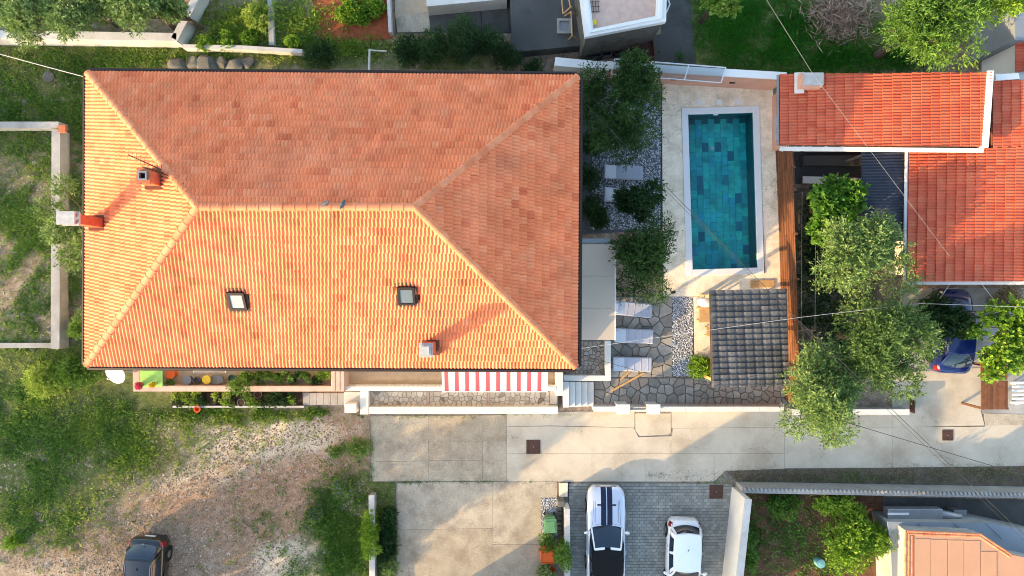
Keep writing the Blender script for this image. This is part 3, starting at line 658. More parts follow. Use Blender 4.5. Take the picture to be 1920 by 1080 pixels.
weeds('weeds', 'low dark weeds along the foot of the street wall', 'weeds', M['grass_dark'], [(1600,897,230,9,110),(1850,888,90,8,40),(1600,893,26,8,40)], (.05,.14), .25, 10, .15, seed=8, check=False)
pebbles('loose_stones', 'loose pale stones strewn over the earth plot', 'stones', M['gravel_stone'], None, 0, (.015,.065), .0, 1, gauss=[(1600,885,250,10,700),(1850,880,100,8,250),(440,950,260,130,4800),(330,850,260,80,1000),(60,250,130,200,700),(30,860,70,80,500),(170,1020,200,70,2400),(60,480,90,170,500),(470,810,200,36,1300)])
weeds('weeds', 'tiny weeds growing in the joints of the concrete slabs', 'weeds', M['grass_dark'], [(880,903,180,1.5,70),(698,840,1.5,60,60),(820,781,130,1.5,60),(760,905,30,3,40),(1000,777,60,2,25),(1320,903,60,2,25),(700,885,8,14,40)], (.04,.12), .3, 8, .07, seed=31, check=False)
# ---------------------------------------------------------------- tiled roofs
def tile_mesh(W, L_, mt, rolls=2, amp=.030, thick=.034, name='tile', flat=False):
    k = rolls*4+1; us = [W*i/(k-1) for i in range(k)]
    p = [amp*(1-math.cos(2*math.pi*rolls*i/(k-1)))/2 for i in range(k)]
    if flat: p = [amp*min(1, 2.2*math.sin(math.pi*((i % 4)/4 if i < k-1 else 1))) for i in range(k)]
    b = MB(); lip = .05
    v = [(u, 0, q+thick-.038) for u, q in zip(us, p)]+[(u, 0, q+thick) for u, q in zip(us, p)]+[(u, L_+lip, q-.006) for u, q in zip(us, p)]
    f = [(i, i+1, k+i+1, k+i) for i in range(k-1)]+[(k+i, k+i+1, 2*k+i+1, 2*k+i) for i in range(k-1)]
    b.add(v, f); return b.mesh(name, mt)

def inside(p, poly, g):
    n = len(poly)
    for i in range(n):
        a, c = poly[i], poly[(i+1) % n]; ex, ey = c[0]-a[0], c[1]-a[1]; l = math.hypot(ex, ey)
        if l < 1e-6: continue
        if (ex*(p[1]-a[1])-ey*(p[0]-a[0]))/l < g: return False
    return True

def lay_tiles(parent, pts, mt, W=.28, L_=.36, quota=0, rolls=2, amp=.03, prio=None, seed=0, over=.04, stagger=.5, holes=(), thick=.05, flat=False):
    """pts: roof face, first edge is the eave, counter-clockwise from outside. Returns number of tile objects"""
    A = pts[0]; u = (pts[1]-A).normalized(); n = (pts[1]-A).cross(pts[-1]-A).normalized(); v = n.cross(u)
    poly = [((q-A).dot(u), (q-A).dot(v)) for q in pts]
    base = Matrix(((u.x,v.x,n.x,A.x),(u.y,v.y,n.y,A.y),(u.z,v.z,n.z,A.z),(0,0,0,1)))
    tm = tile_mesh(W, L_, mt, rolls, amp, thick, flat=flat); tv = np.array([q.co[:] for q in tm.vertices]); tf = np.array([list(q.vertices) for q in tm.polygons])
    rr = random.Random(seed+5)
    us = [q[0] for q in poly]; vs_ = [q[1] for q in poly]; u0, u1 = min(us), max(us); v1 = max(vs_)
    nrow = int(v1/L_)+1; L2 = (v1)/nrow if abs(v1/nrow-L_) < .05 else L_
    ncol = max(1, round((u1-u0)/W)); W2 = (u1-u0)/ncol; sx = W2/W
    whole, edge = [], []
    ex = [(q[0], q[1]-over-.02 if q[1] < .01 else q[1]+.0) for q in poly]
    for r in range(nrow+1):
        y = -over+r*L2
        off = ((r*stagger) % 1.0)*W2
        for c in range(-1, ncol+1):
            x = u0+c*W2+off
            cs = [(x,y),(x+W2,y),(x+W2,y+L2),(x,y+L2)]
            cen = (x+W2/2, y+L2/2)
            if any(abs(cen[0]-hx) < hw and abs(cen[1]-hy) < hh for hx, hy, hw, hh in holes): continue
            mtx = base @ Matrix.Translation((x+rr.uniform(-.004,.004), y+rr.uniform(-.006,.006), .03+rr.uniform(0,.006))) @ Matrix.Rotation(rr.uniform(-.008,.008), 4, 'Z') @ Matrix.Diagonal((sx, L2/L_, 1, 1))
            ins = [inside(q, ex, .0) for q in cs]
            if all(ins): whole.append((mtx, cen))
            elif any(ins) or inside(cen, ex, 0): edge.append(mtx)
    if prio: whole.sort(key=lambda q: -prio(base @ Vector((q[1][0], q[1][1], 0))))
    single = whole[:quota]; rest = [q[0] for q in whole[quota:]]
    pw = wm(parent).inverted()
    for mtx, _ in single:
        o = bpy.data.objects.new('tile', tm); o.matrix_basis = mtx; COL.objects.link(o); o.parent = parent; o.matrix_parent_inverse = pw
    def joined(ms):
        V = np.concatenate([(tv @ np.array(m_)[:3,:3].T)+np.array(m_)[:3,3] for m_ in ms]); Fc = np.concatenate([tf+i*len(tv) for i in range(len(ms))]); return V, Fc
    parts = []
    if rest:
        V, Fc = joined(rest); parts.append(np_indexed('tiles', V, Fc, mt))
    if edge:
        V, Fc = joined(edge); me = np_indexed('cut_tiles', V, Fc, mt)
        bm = bmesh.new(); bm.from_mesh(me); nn = len(pts)
        for i in range(1, nn):
            a, c = pts[i], pts[(i+1) % nn]; d = (c-a)
            if d.length < .01: continue
            pn = d.cross(Vector((0,0,1))).normalized()
            if pn.dot(sum(pts, Vector())/nn-a) > 0: pn = -pn
            bmesh.ops.bisect_plane(bm, geom=bm.verts[:]+bm.edges[:]+bm.faces[:], plane_co=a, plane_no=pn, clear_outer=True)
        bm.to_mesh(me); bm.free(); parts.append(me)
    if parts:
        bm = bmesh.new()
        for q in parts: bm.from_mesh(q)
        me = bpy.data.meshes.new('tiles'); bm.to_mesh(me); bm.free(); me.materials.append(mt)
        o = bpy.data.objects.new('tiles', me); put(o, parent); o['kind'] = 'stuff'
    return len(single)

def ridge_line(parent, a, b, mt, r=.15, ln=.42, lift=.0):
    d = b-a; n = max(1, int(round(d.length/ln))); step = d.length/n; d.normalize()
    side = d.cross(Vector((0,0,1))).normalized(); up = side.cross(d).normalized()
    key = ('ridge', mt.name, round(r,3), round(step,3))
    if key not in CACHE:
        bm_ = MB(); k = 9; vs_, fs = [], []
        for (y, rad) in ((0, r*1.12), (.05, r*1.12), (.052, r), (step+.05, r*.9)):
            for i in range(k):
                t = math.pi*(i/(k-1)); vs_.append((rad*math.cos(t), y, rad*math.sin(t)*.85-.04))
        for q in range(3):
            for i in range(k-1): fs.append((q*k+i, q*k+i+1, (q+1)*k+i+1, (q+1)*k+i))
        fs.append(tuple(range(k-1, -1, -1))); bm_.add(vs_, fs); CACHE[key] = bm_.mesh('ridge_tile', mt)
    pw = wm(parent).inverted()
    for i in range(n):
        p = a+d*step*i+up*lift
        o = bpy.data.objects.new('ridge_tile', CACHE[key])
        o.matrix_basis = Matrix(((side.x,d.x,up.x,p.x),(side.y,d.y,up.y,p.y),(side.z,d.z,up.z,p.z),(0,0,0,1))) @ Matrix.Rotation(RND.uniform(-.02,.02), 4, 'Z')
        COL.objects.link(o); o.parent = parent; o.matrix_parent_inverse = pw
CACHE = {}

def wall_window(parent, p, ang, w_=1.0, h_=1.3, shutters=None, frame='white_clean'):
    """window on a wall; p centre on wall surface, ang direction it faces"""
    m_ = Matrix.Translation(p) @ Matrix.Rotation(ang-math.pi/2, 4, 'Z')   # local +y = outwards
    def bx(mb, c, d):
        q = m_ @ Vector(c); mb.box(q, d, rz=ang-math.pi/2)
    f = MB()
    bx(f, (-w_/2, .03, 0), (.08,.08,h_)); bx(f, (w_/2,.03,0), (.08,.08,h_)); bx(f, (0,.03,h_/2), (w_+.08,.084,.08)); bx(f, (0,.03,-h_/2), (w_+.08,.084,.08)); bx(f, (0,.028,0), (.06,.07,h_-.08))
    fo = f.build('window', M[frame], parent)
    g = MB(); bx(g, (0,.012,0), (w_-.06,.03,h_-.06)); g.build('pane', M['glass_house'], fo)
    s_ = MB(); bx(s_, (0,.09,-h_/2-.06), (w_+.2,.22,.05)); s_.build('sill', M['concrete_pale'], fo)
    if shutters:
        for sgn in (-1, 1):
            s2 = MB(); bx(s2, (sgn*(w_*.5+.06+w_*.24), .04, 0), (w_*.46,.04,h_)); s2.build('shutter', M[shutters], fo)
    return fo

# ---------------------------------------------------------------- the big house
EZ, RZ = 6.6, 10.3
c_nw, c_ne, c_se, c_sw = at(166,138,EZ), at(1082,145,EZ), at(1079,687,EZ), at(164,683,EZ)
r_w, r_e = at(371,388,RZ), at(777,388,RZ)
ctr = (c_nw+c_ne+c_se+c_sw)/4
house = thing('house', 'large house with orange hipped tile roof, two skylights and three chimneys', 'house', (ctr.x, ctr.y, 0))
def inset(p, d): return Vector((p.x+(d if p.x < ctr.x else -d), p.y+(d if p.y < ctr.y else -d), 0))
wl = [inset(p, .55) for p in (c_sw, c_se, c_ne, c_nw)]
wb = MB(); t_ = .3; wi = [inset(p, .55+t_) for p in (c_sw, c_se, c_ne, c_nw)]
for i in range(4):
    a, b_, c, d = wl[i], wl[(i+1)%4], wi[(i+1)%4], wi[i]
    wb.prism([(a.x,a.y),(b_.x,b_.y),(c.x,c.y),(d.x,d.y)], 0, EZ-.12)
wb.build('wall', M['cream_plaster'], house)
MB().prism([(p.x,p.y) for p in (c_sw,c_se,c_ne,c_nw)], EZ-.16, EZ-.06, 0.0).build('soffit', M['wood_dark'], house)
for (q, ang) in (((wl[0]+wl[1])/2, -math.pi/2), ((wl[2]+wl[3])/2, math.pi/2)):
    for k in (-6.6, -3.2, 3.0, 6.4):
        for zz in (2.3, 5.1): wall_window(house, Vector((q.x+k, q.y, zz)), ang, 1.0, 1.2, 'wood_dark')
for (q, ang) in (((wl[1]+wl[2])/2, 0.0), ((wl[3]+wl[0])/2, math.pi)):
    for k in (-3.4, 3.0):
        for zz in (2.3, 5.1): wall_window(house, Vector((q.x, q.y+k, zz)), ang, 1.0, 1.2, 'wood_dark')
dq = (wl[0]+wl[1])/2
door = MB().box((dq.x+.2, dq.y-.03, 2.05), (.95,.08,2.1)).build('door', M['wood_dark'], house)
MB().tube([(dq.x+.55,dq.y-.1,2.0),(dq.x+.55,dq.y-.1,2.15)], .015).build('handle', M['metal_grey'], door)
# roof deck
rf = MB(); low = Vector((0,0,-.02))
rf.add([p+low for p in (c_sw,c_se,c_ne,c_nw,r_w,r_e)], [(0,1,5,4),(1,2,5),(2,3,4,5),(3,0,4)])
roof = rf.build('roof', M['deck_under'], house)
class Face:
    def __init__(s, pts):
        s.p = pts; s.n = (pts[1]-pts[0]).cross(pts[-1]-pts[0]).normalized(); s.u = (pts[1]-pts[0]).normalized(); s.v = s.n.cross(s.u)
    def hit(s, px, py):
        o = Vector((0,0,CAM_H)); d = at(px,py,0)-o; t = (s.p[0]-o).dot(s.n)/d.dot(s.n); return o+d*t
    def uv(s, q): return ((q-s.p[0]).dot(s.u), (q-s.p[0]).dot(s.v))
fS, fE, fN, fW = Face([c_sw,c_se,r_e,r_w]), Face([c_se,c_ne,r_e]), Face([c_ne,c_nw,r_w,r_e]), Face([c_nw,c_sw,r_w])
sk = [(447,561), (763,551)]
holes = [(*fS.uv(fS.hit(x+2, y)), .36, .40) for x, y in sk]
pr = lambda q: q.z
lay_tiles(roof, fS.p, M['clay_tile'], quota=150, prio=pr, seed=1, holes=holes, amp=.047, stagger=.17)
lay_tiles(roof, fN.p, M['clay_tile'], quota=80, prio=pr, seed=2, amp=.047, stagger=.17)
lay_tiles(roof, fE.p, M['clay_tile'], quota=40, prio=pr, seed=3, amp=.047, stagger=.17)
lay_tiles(roof, fW.p, M['clay_tile'], quota=30, prio=pr, seed=4, amp=.047, stagger=.17)
for a, b_ in ((c_sw,r_w),(c_se,r_e),(c_ne,r_e),(c_nw,r_w),(r_w,r_e)): ridge_line(roof, a, b_, M['clay_ridge'], lift=.06)
for i, (a, b_) in enumerate(((c_sw,c_se),(c_se,c_ne),(c_ne,c_nw),(c_nw,c_sw))):
    o_ = (b_-a).normalized().cross(Vector((0,0,1)))*.15; a2, b2 = a+o_+Vector((0,0,-.05)), b_+o_+Vector((0,0,-.05))
    MB().tube([a2, b2], .10, 8).build('gutter', M['gutter_brown'], house)
for p in wl:
    MB().tube([(p.x,p.y,EZ-.2),(p.x,p.y,.1)], .05, 8).build('downpipe', M['gutter_brown'], house)
# skylights lie in the roof plane
for i, (x, y) in enumerate(sk):
    q = fS.hit(x, y); rot = Matrix((fS.u, fS.v, fS.n)).transposed()
    def L3(a, b_, c): return q+fS.u*a+fS.v*b_+fS.n*c
    f = MB(); W_, H_ = .56, .70
    for (cx, cy, dx, dy) in ((-W_/2,0,.09,H_+.09),(W_/2,0,.09,H_+.09),(0,-H_/2,W_-.09,.09),(0,H_/2,W_-.09,.12)): f.box(L3(cx,cy,.13), (dx,dy,.14), rot=rot)
    so = f.build('skylight', M['gutter_brown'], roof)
    so['label'] = 'skylight with pale closed blind' if i == 0 else 'skylight with grey glass'
    MB().box(L3(0,0,.15), (W_-.08,H_-.08,.05), rot=rot).build('pane', M['skylight_white' if i == 0 else 'skylight_grey'], so)
    fl = MB()
    for (cx, cy, dx, dy) in ((-W_/2-.09,0,.10,H_+.3),(W_/2+.09,0,.10,H_+.3),(0,-H_/2-.12,W_+.08,.16),(0,H_/2+.12,W_+.08,.14)): fl.box(L3(cx,cy,.075), (dx,dy,.02), rot=rot)
    fl.build('flashing', M['rust_iron'], so)
# chimneys
def chimney(face, bx_, by_, h, sx, sy, style):
    q = face.hit(bx_, by_)
    st = MB().box((q.x,q.y,q.z+h/2-.4), (sx,sy,h+.8)).build('chimney', M['brick_red'], roof)
    top = q.z+h
    MB().box((q.x,q.y,q.z+.02), (sx+.24,sy+.24,.5), rot=Matrix.Rotation(0,3,'Z')).build('flashing', M['deck_under'], st)
    if style == 'slab':
        MB().box((q.x,q.y,top+.05), (sx+.16,sy+.16,.10)).build('chimney_cap', M['chim_cap'], st)
        b = MB()
        for a, c in ((-1,-1),(1,-1),(1,1),(-1,1)): b.box((q.x+a*sx*.4, q.y+c*sy*.4, top+.22), (.09,.09,.24))
        b.build('cap_post', M['brick_red'], st)
        MB().box((q.x,q.y,top+.37), (sx+.2,sy+.12,.07)).build('cover_slab', M['chim_cap'], st)
    elif style == 'open':
        b = MB(); 
        for cx, cy, dx, dy in ((-sx*.36,0,sx*.28,sy+.08),(sx*.36,0,sx*.28,sy+.08),(0,-sy*.36,sx*.44,sy*.36),(0,sy*.36,sx*.44,sy*.36)): b.box((q.x+cx,q.y+cy,top+.04), (dx,dy,.09))
        b.build('chimney_cap', M['pot_clay'], st)
        f2 = MB()
        for cx, cy, dx, dy in ((-.13,0,.05,.31),(.13,0,.05,.31),(0,-.13,.21,.05),(0,.13,.21,.05)): f2.box((q.x+cx,q.y+cy,top+.12), (dx,dy,.08))
        f2.build('flue_rim', M['metal_grey'], st)
        MB().box((q.x,q.y,top+.012), (.21,.21,.03)).build('flue', M['black_soft'], st)
    else:
        for k, (s_, z_) in enumerate(((1.25,.05),(1.0,.15),(.72,.24))):
            MB().box((q.x,q.y,top+z_), (sx*s_,sy*s_,.09)).build('chimney_cap', M['chim_cap'], st)
    return st
chimney(fS, 809, 649, 1.75, .40, .42, 'steps')
chimney(fW, 296, 338, .95, .46, .50, 'open')
chimney(fW, 190, 419, 1.85, .46, .36, 'slab')
# aerial on the west hip
an = MB(); b0 = fW.hit(318,330); tip = b0+Vector((0,0,1.9))
an.tube([b0-Vector((0,0,.1)), tip], .02, 6)
aer = thing('tv_aerial', 'thin metal television aerial standing on the roof hip beside a chimney', 'aerial', b0)
an.build('mast', M['gutter_brown'], aer)
e1, e2 = at(240,290,tip.z), at(302,318,tip.z)
bmx = MB().tube([e1, e2, tip], .022, 5); bmx.build('boom', M['gutter_brown'], aer)
el = MB()
dv = (e2-e1); pv_ = Vector((-dv.y, dv.x, 0)).normalized()
for k in range(9):
    c = e1.lerp(e2, k/8); el.tube([c-pv_*.16-Vector((0,0,.1)), c+pv_*.16+Vector((0,0,.1))], .006, 4)
el.build('element', M['gutter_brown'], aer)
# two pigeons on the ridge
def pigeon(px, py, ang, label):
    q = at(px, py, RZ+.16); t = thing('pigeon', label, 'bird', (q.x,q.y,RZ+.14), ang, group='pigeons on the ridge')
    b = MB(); pr_ = [(-.20,.012,.06),(-.15,.025,.065),(-.09,.05,.075),(0,.075,.085),(.07,.065,.10),(.11,.04,.135),(.14,.034,.155),(.165,.025,.155),(.185,.008,.148)]
    b.tube([(x,0,z) for x, r, z in pr_], [r for x, r, z in pr_], 10)
    b.build('body', M['bird_grey'], t, smooth=True, local=True)
    for s_ in (-1, 1):
        b = MB().add([(.07,s_*.06,.11),(.0,s_*.085,.10),(-.14,s_*.05,.075),(-.22,s_*.02,.07),(-.05,s_*.035,.135)], [(0,1,4),(1,2,4),(2,3,4),(0,4,3)] if s_ > 0 else [(1,0,4),(2,1,4),(3,2,4),(4,0,3)])
        b.build('wing', M['bird_grey'], t, local=True)
        MB().tube([(.01,s_*.025,.03),(.01,s_*.028,-.02),(.04,s_*.03,-.025)], .006, 5).build('leg', M['pot_clay'], t, local=True)
pigeon(611, 382, .5, 'grey pigeon on the roof ridge with its head to the ridge')
pigeon(643, 384, -2.0, 'grey pigeon on the roof ridge, nearer the east hip')
# satellite dish on the terrace corner
dq_ = at(219, 699, 2.6); dish = thing('satellite_dish', 'white satellite dish on a bracket at the terrace corner', 'satellite dish', (dq_.x+.55, dq_.y-.05, 1.6))
nrm = Vector((-.22,-.38,.90)).normalized(); uu = nrm.orthogonal().normalized(); vv = nrm.cross(uu)
b = MB(); rings = 5; sg_ = 20; V = [dq_-nrm*.0]; Fc = []
for i in range(1, rings+1):
    r_ = .5*i/rings
    for k in range(sg_):
        t = 2*math.pi*k/sg_; V.append(dq_+uu*r_*math.cos(t)*1.05+vv*r_*math.sin(t)+nrm*(.10*(i/rings)**2))
for k in range(sg_): Fc.append((0, 1+k, 1+(k+1)%sg_))
for i in range(rings-1):
    for k in range(sg_): Fc.append((1+i*sg_+k, 1+(i+1)*sg_+k, 1+(i+1)*sg_+(k+1)%sg_, 1+i*sg_+(k+1)%sg_))
b.add(V, Fc); o = b.build('reflector', M['metal_white'], dish, smooth=True); sm_ = o.modifiers.new('t','SOLIDIFY'); sm_.thickness = .015
MB().tube([dq_-nrm*.02, dq_+Vector((.35,.0,-.25)), (dq_.x+.6,dq_.y+.0,2.2), (dq_.x+.6,dq_.y,1.3)], .025, 6).build('bracket', M['metal_grey'], dish)
MB().tube([dq_-vv*.45, dq_+nrm*.5], .012, 5).tube([dq_+nrm*.46, dq_+nrm*.58], .035, 8).build('receiver_arm', M['metal_grey'], dish)
# ---------------------------------------------------------------- south terrace of the big house
TZ = 1.3     # terrace floor level
LZ = .55     # lower stone terrace
terr = thing('terrace', 'raised south terrace with pink parapet and white balustrade walls', 'terrace', (at(640,720).x, at(640,720).y, 0))
def tbox(name, x0, y0, x1, y1, z0, z1, mt, parent=terr, bevel=.012):
    a, b_ = at(x0,y0,z1), at(x1,y1,z1)
    return MB().rect(a.x, b_.y, b_.x, a.y, z0, z1).build(name, mt, parent, bevel=bevel)
tbox('floor', 258, 670, 622, 727, 0, TZ, M['beige_tile'], bevel=0)
tbox('floor', 643, 670, 1043, 722, 0, TZ-.004, M['beige_tile'], bevel=0)
# floor tiles of the western part, diagonal
ft = MB(); s_ = .42; A = at(264,690,TZ+.01); B = at(618,724,TZ+.01)
i = A.x
tl_me = None
for k in range(24):
    for q in range(4):
        x = A.x+.25+k*s_; y = B.y+.2+q*s_*.5
        if x > B.x-.2 or y > A.y: continue
        x += (q % 2)*s_*.5
        d = s_*.5-.008
        if tl_me is None: tl_me = MB().prism([(-d,0),(0,-d),(d,0),(0,d)], 0, .012).mesh('floor_tile', M['beige_tile'])
        o = bpy.data.objects.new('floor_tile', tl_me); o.matrix_basis = Matrix.Translation((x,y,TZ+.002)); put(o, terr)
# parapets
tbox('parapet', 250, 724, 622, 734, .0, TZ+.75, M['rose_stone'])
tbox('parapet', 249, 689, 262, 723.7, .0, TZ+.745, M['rose_stone'])
tbox('pillar', 621, 689, 646, 734, .0, TZ+1.0, M['rose_stone'])
for x0, x1 in ((622,628),(630,637),(639,645)): tbox('coping', x0, 689, x1, 733.5, TZ+1.0, TZ+1.03, M['rose_stone'], bevel=.004)
# white balustrade of the middle part: base wall, balusters, hand rail
tbox('parapet', 647, 721, 1042, 733, 0, TZ+.12, M['white_paint'])
bal = MB().lathe([(.05,0),(.05,.04),(.03,.07),(.055,.2),(.028,.38),(.03,.48),(.05,.52),(.05,.56)], (0,0,0), 8).mesh('baluster', M['white_paint'], True)
ya = at(0,727,TZ+.5).y; xa, xb = at(652,0,TZ+.5).x, at(1040,0,TZ+.5).x
nb = int((xb-xa)/.21)
for k in range(nb):
    o = bpy.data.objects.new('baluster', bal); o.matrix_basis = Matrix.Translation((xa+k*(xb-xa)/nb, ya, TZ+.12)); put(o, terr)
MB().box(((xa+xb)/2, ya, TZ+.72), (xb-xa+.1,.20,.09)).build('handrail', M['white_paint'], terr, bevel=.01)
tbox('wall', 1042, 690, 1056, 742, 0, TZ+.75, M['white_paint'])
# lower terrace with crazy paving
tbox('lower_floor', 676, 733, 1046, 770, 0, LZ, M['mortar_pale'], bevel=0)
def voronoi(parent, rects, size, z, h, mt, seed, name='flagstone', gap=.018, join=False):
    rr = random.Random(seed); cells = []
    for (x0,y0,x1,y1) in rects:
        a, b_ = at(x0,y1,z), at(x1,y0,z); nx_, ny_ = max(1,round((b_.x-a.x)/size)), max(1,round((b_.y-a.y)/size))
        dx, dy = (b_.x-a.x)/nx_, (b_.y-a.y)/ny_
        P = {(i,j): (a.x+(i+.5+rr.uniform(-.42,.42))*dx, a.y+(j+.5+rr.uniform(-.42,.42))*dy) for i in range(-2,nx_+2) for j in range(-2,ny_+2)}
        for i in range(nx_):
            for j in range(ny_):
                p = P[i,j]; pl = [(a.x,a.y),(b_.x,a.y),(b_.x,b_.y),(a.x,b_.y)]
                for di in range(-2,3):
                    for dj in range(-2,3):
                        if (di or dj) and 0 <= i+di < nx_ and 0 <= j+dj < ny_:
                            q = P[i+di,j+dj]; mx, my = (p[0]+q[0])/2, (p[1]+q[1])/2; nx2, ny2 = q[0]-p[0], q[1]-p[1]
                            l = math.hypot(nx2,ny2); nx2 /= l; ny2 /= l; mx -= nx2*gap; my -= ny2*gap; out = []
                            for k in range(len(pl)):
                                s0, e0 = pl[k], pl[(k+1)%len(pl)]; ds = (s0[0]-mx)*nx2+(s0[1]-my)*ny2; de = (e0[0]-mx)*nx2+(e0[1]-my)*ny2
                                if ds <= 0: out.append(s0)
                                if ds*de < 0:
                                    t = ds/(ds-de); out.append((s0[0]+(e0[0]-s0[0])*t, s0[1]+(e0[1]-s0[1])*t))
                            pl = out
                            if len(pl) < 3: break
                    if len(pl) < 3: break
                if len(pl) >= 3: cells.append((p, pl))
    big = MB() if join else None
    for p, pl in cells:
        hh = h*rr.uniform(.75,1.15)
        if join: big.prism(pl, z-.005, z+hh, .05)
        else: MB().prism(pl, z-.005, z+hh, .05).build(name, mt, parent)
    if join:
        o = big.build(name+'s', mt, parent); o['kind'] = 'stuff'
voronoi(terr, [(692,735,800,761),(806,735,913,761),(919,735,1030,761)], .235, LZ, .03, M['flagstone_pale'], 3, gap=.010)
for x in (803, 916): tbox('border_strip', x-2, 735, x+2, 761, LZ, LZ+.03, M['rose_stone'], bevel=0)
tbox('border_strip', 1031, 733.5, 1044, 758, LZ, LZ+.035, M['flagstone_pale'], bevel=.005)
tbox('white_wall', 675, 733.5, 691, 777, 0, LZ+.45, M['white_paint'])
tbox('white_wall', 691.5, 763, 1046, 776, 0, LZ+.45, M['white_paint'])
tbox('stair_landing', 645, 735, 675, 762, 0, LZ+.1, M['concrete_pale'])
tbox('gate_post', 646, 757, 668, 774, 0, LZ+.6, M['white_paint'])
# small teeth along the wall, modelled for the balustrade's shadow
for k in range(26):
    x = 700+k*9.6
    tbox('baluster_shadow', x, 760.5, x+2.4, 763, LZ, LZ+.3, M['rose_stone'], bevel=0)
# steps down to the garden (concrete) and white entrance steps
for k in range(6):
    x0 = 568+k*13; tbox('step', x0, 737, x0+12.6, 759, 0, .12+.085*k, M['concrete'])
for k in range(5):
    x0 = 1056+k*11.5; tbox('step', x0, 716, x0+11.2, 764-.6*k, 0, .95-.17*k, M['white_paint'])
# awning
aw = thing('striped_awning', 'red and white striped awning over the terrace', 'awning', (at(928,700).x, at(0,690).y, TZ))
z0_, z1_ = 4.0, 3.5
xa, xb = at(829,0,z1_).x, at(1027,0,z1_).x; y0_, y1_ = at(0,676,z0_).y, at(0,734,z1_).y
ns = 20; sag = lambda t: -.10*math.sin(math.pi*t)
for k in range(21):
    # alternating wide white and narrow red stripes
    red = k % 2 == 1; pitch = (xb-xa)/10.25; j = k//2
    a = xa+j*pitch+(pitch*.0 if not red else pitch*.25+pitch*.0); 
    if red: b0_, b1_ = xa+j*pitch+pitch*.24, xa+j*pitch+pitch*.64
    else: b0_, b1_ = (xa if j == 0 else xa+(j-1)*pitch+pitch*.64), min(xb, xa+j*pitch+pitch*.24)
    if b1_-b0_ < .02: continue
    mb = MB(); nn = 7; V = []; Fc = []
    for i in range(nn):
        t = i/(nn-1); y = y0_+(y1_-y0_)*t; z = z0_+(z1_-z0_)*t+sag(t); V += [(b0_,y,z),(b1_,y,z)]
    V += [(b0_,y1_-.02,z1_-.22),(b1_,y1_-.02,z1_-.22)]
    for i in range(nn): Fc.append((2*i,2*i+2,2*i+3,2*i+1))
    o = mb.add(V, Fc).build('stripe', M['awning_red' if red else 'awning_white'], aw); q_ = o.modifiers.new('t','SOLIDIFY'); q_.thickness = .006
MB().tube([(xa,y1_,z1_+.0),(xb,y1_,z1_+.0)], .03, 8).build('front_bar', M['metal_white'], aw)
MB().tube([(xa,y0_+.0,z0_-.04),(xb,y0_+.0,z0_-.04)], .06, 8).build('roller', M['metal_white'], aw)
for x in (xa+.15, xb-.15): MB().tube([(x,y0_,z0_-.5),(x,(y0_+y1_)/2,z0_-.55),(x,y1_,z1_-.03)], .018, 6).build('arm', M['metal_white'], aw)

# things on the western terrace
def lathe_thing(name, label, cat, px, py, z, prof, mt, n=18, sx=1, sy=1, parts=(), group=None):
    c = at(px,py,z+prof[-1][1]); t = thing(name, label, cat, (c.x,c.y,z), group=group)
    MB().lathe(prof, (0,0,0), n, sx, sy).build('body', mt, t, smooth=False, local=True)
    for (nm, pf, m2) in parts: MB().lathe(pf, (0,0,0), n, sx, sy).build(nm, m2, t, local=True)
    return t
zt = TZ+.016
c = at(284,709,zt+.72); tb = thing('table', 'table with bright green top on the terrace beside the orange stool', 'table', (c.x,c.y,zt))
MB().box((0,0,.72), (1.05,.82,.04)).build('table_top', M['green_mat'], tb, local=True, bevel=.01)
for a in (-.45,.45):
    for b_ in (-.34,.34): MB().box((a,b_,.35), (.05,.05,.70)).build('leg', M['metal_white'], tb, local=True)
lathe_thing('stool', 'round orange plastic stool next to the green table', 'stool', 319, 702, zt, [(.16,0),(.13,.38),(.21,.42),(.23,.45),(.21,.47),(.10,.44),(.02,.44)], M['orange_plastic'])
ring = lambda r, h: [(r*.78,0),(r*.95,h*.95),(r*1.06,h),(r*.98,h+.015),(r*.90,h),(r*.80,h*.45),(r*.02,h*.44)]
lathe_thing('tub', 'round blue tub with pale rim on the terrace', 'tub', 354, 712, zt, ring(.2,.35), M['blue_plastic'], parts=[('rim', [(.2,.352),(.222,.358),(.222,.372),(.19,.372),(.19,.36)], M['pot_grey'])])
lathe_thing('bucket', 'square grey bucket between the blue tub and the yellow seat', 'bucket', 371, 713, zt, ring(.2,.34), M['grey_plastic'], n=4)
lathe_thing('stool', 'round yellow stool between the grey bucket and the long blue basin', 'stool', 387, 712, zt, [(.16,0),(.14,.38),(.2,.42),(.21,.45),(.19,.47),(.02,.46)], M['yellow_plastic'])
lathe_thing('basin', 'long blue oval basin with pale rim on the terrace', 'basin', 408, 711, zt, ring(.24,.3), M['blue_plastic'], sx=1.35, sy=.85, parts=[('rim', [(.24,.302),(.265,.306),(.265,.32),(.23,.32),(.23,.31)], M['pot_grey'])])
lathe_thing('bucket', 'round sage green bucket next to the leafy pots', 'bucket', 437, 709, zt, ring(.19,.3), M['sage_plastic'])
# drying rack under the eave
c = at(393,691,zt+.8); rk = thing('drying_rack', 'white wire drying rack under the house eave', 'drying rack', (c.x,c.y,zt))
b = MB()
for k in range(7): b.tube([(-.75,-.16+k*.053,.8),(.75,-.16+k*.053,.8)], .008, 4)
b.build('wire', M['metal_white'], rk, local=True)
for s_ in (-.75,.75): MB().tube([(s_,-.18,.8),(s_,.18,.8)], .014, 5).tube([(s_,-.18,.8),(s_*.8,.2,.01)], .014, 5).tube([(s_,.18,.8),(s_*.8,-.2,.01)], .014, 5).build('leg', M['metal_white'], rk, local=True)
MB().box((.0,0,.816), (.3,.2,.02)).build('cloth', M['teal_plastic'], rk, local=True)

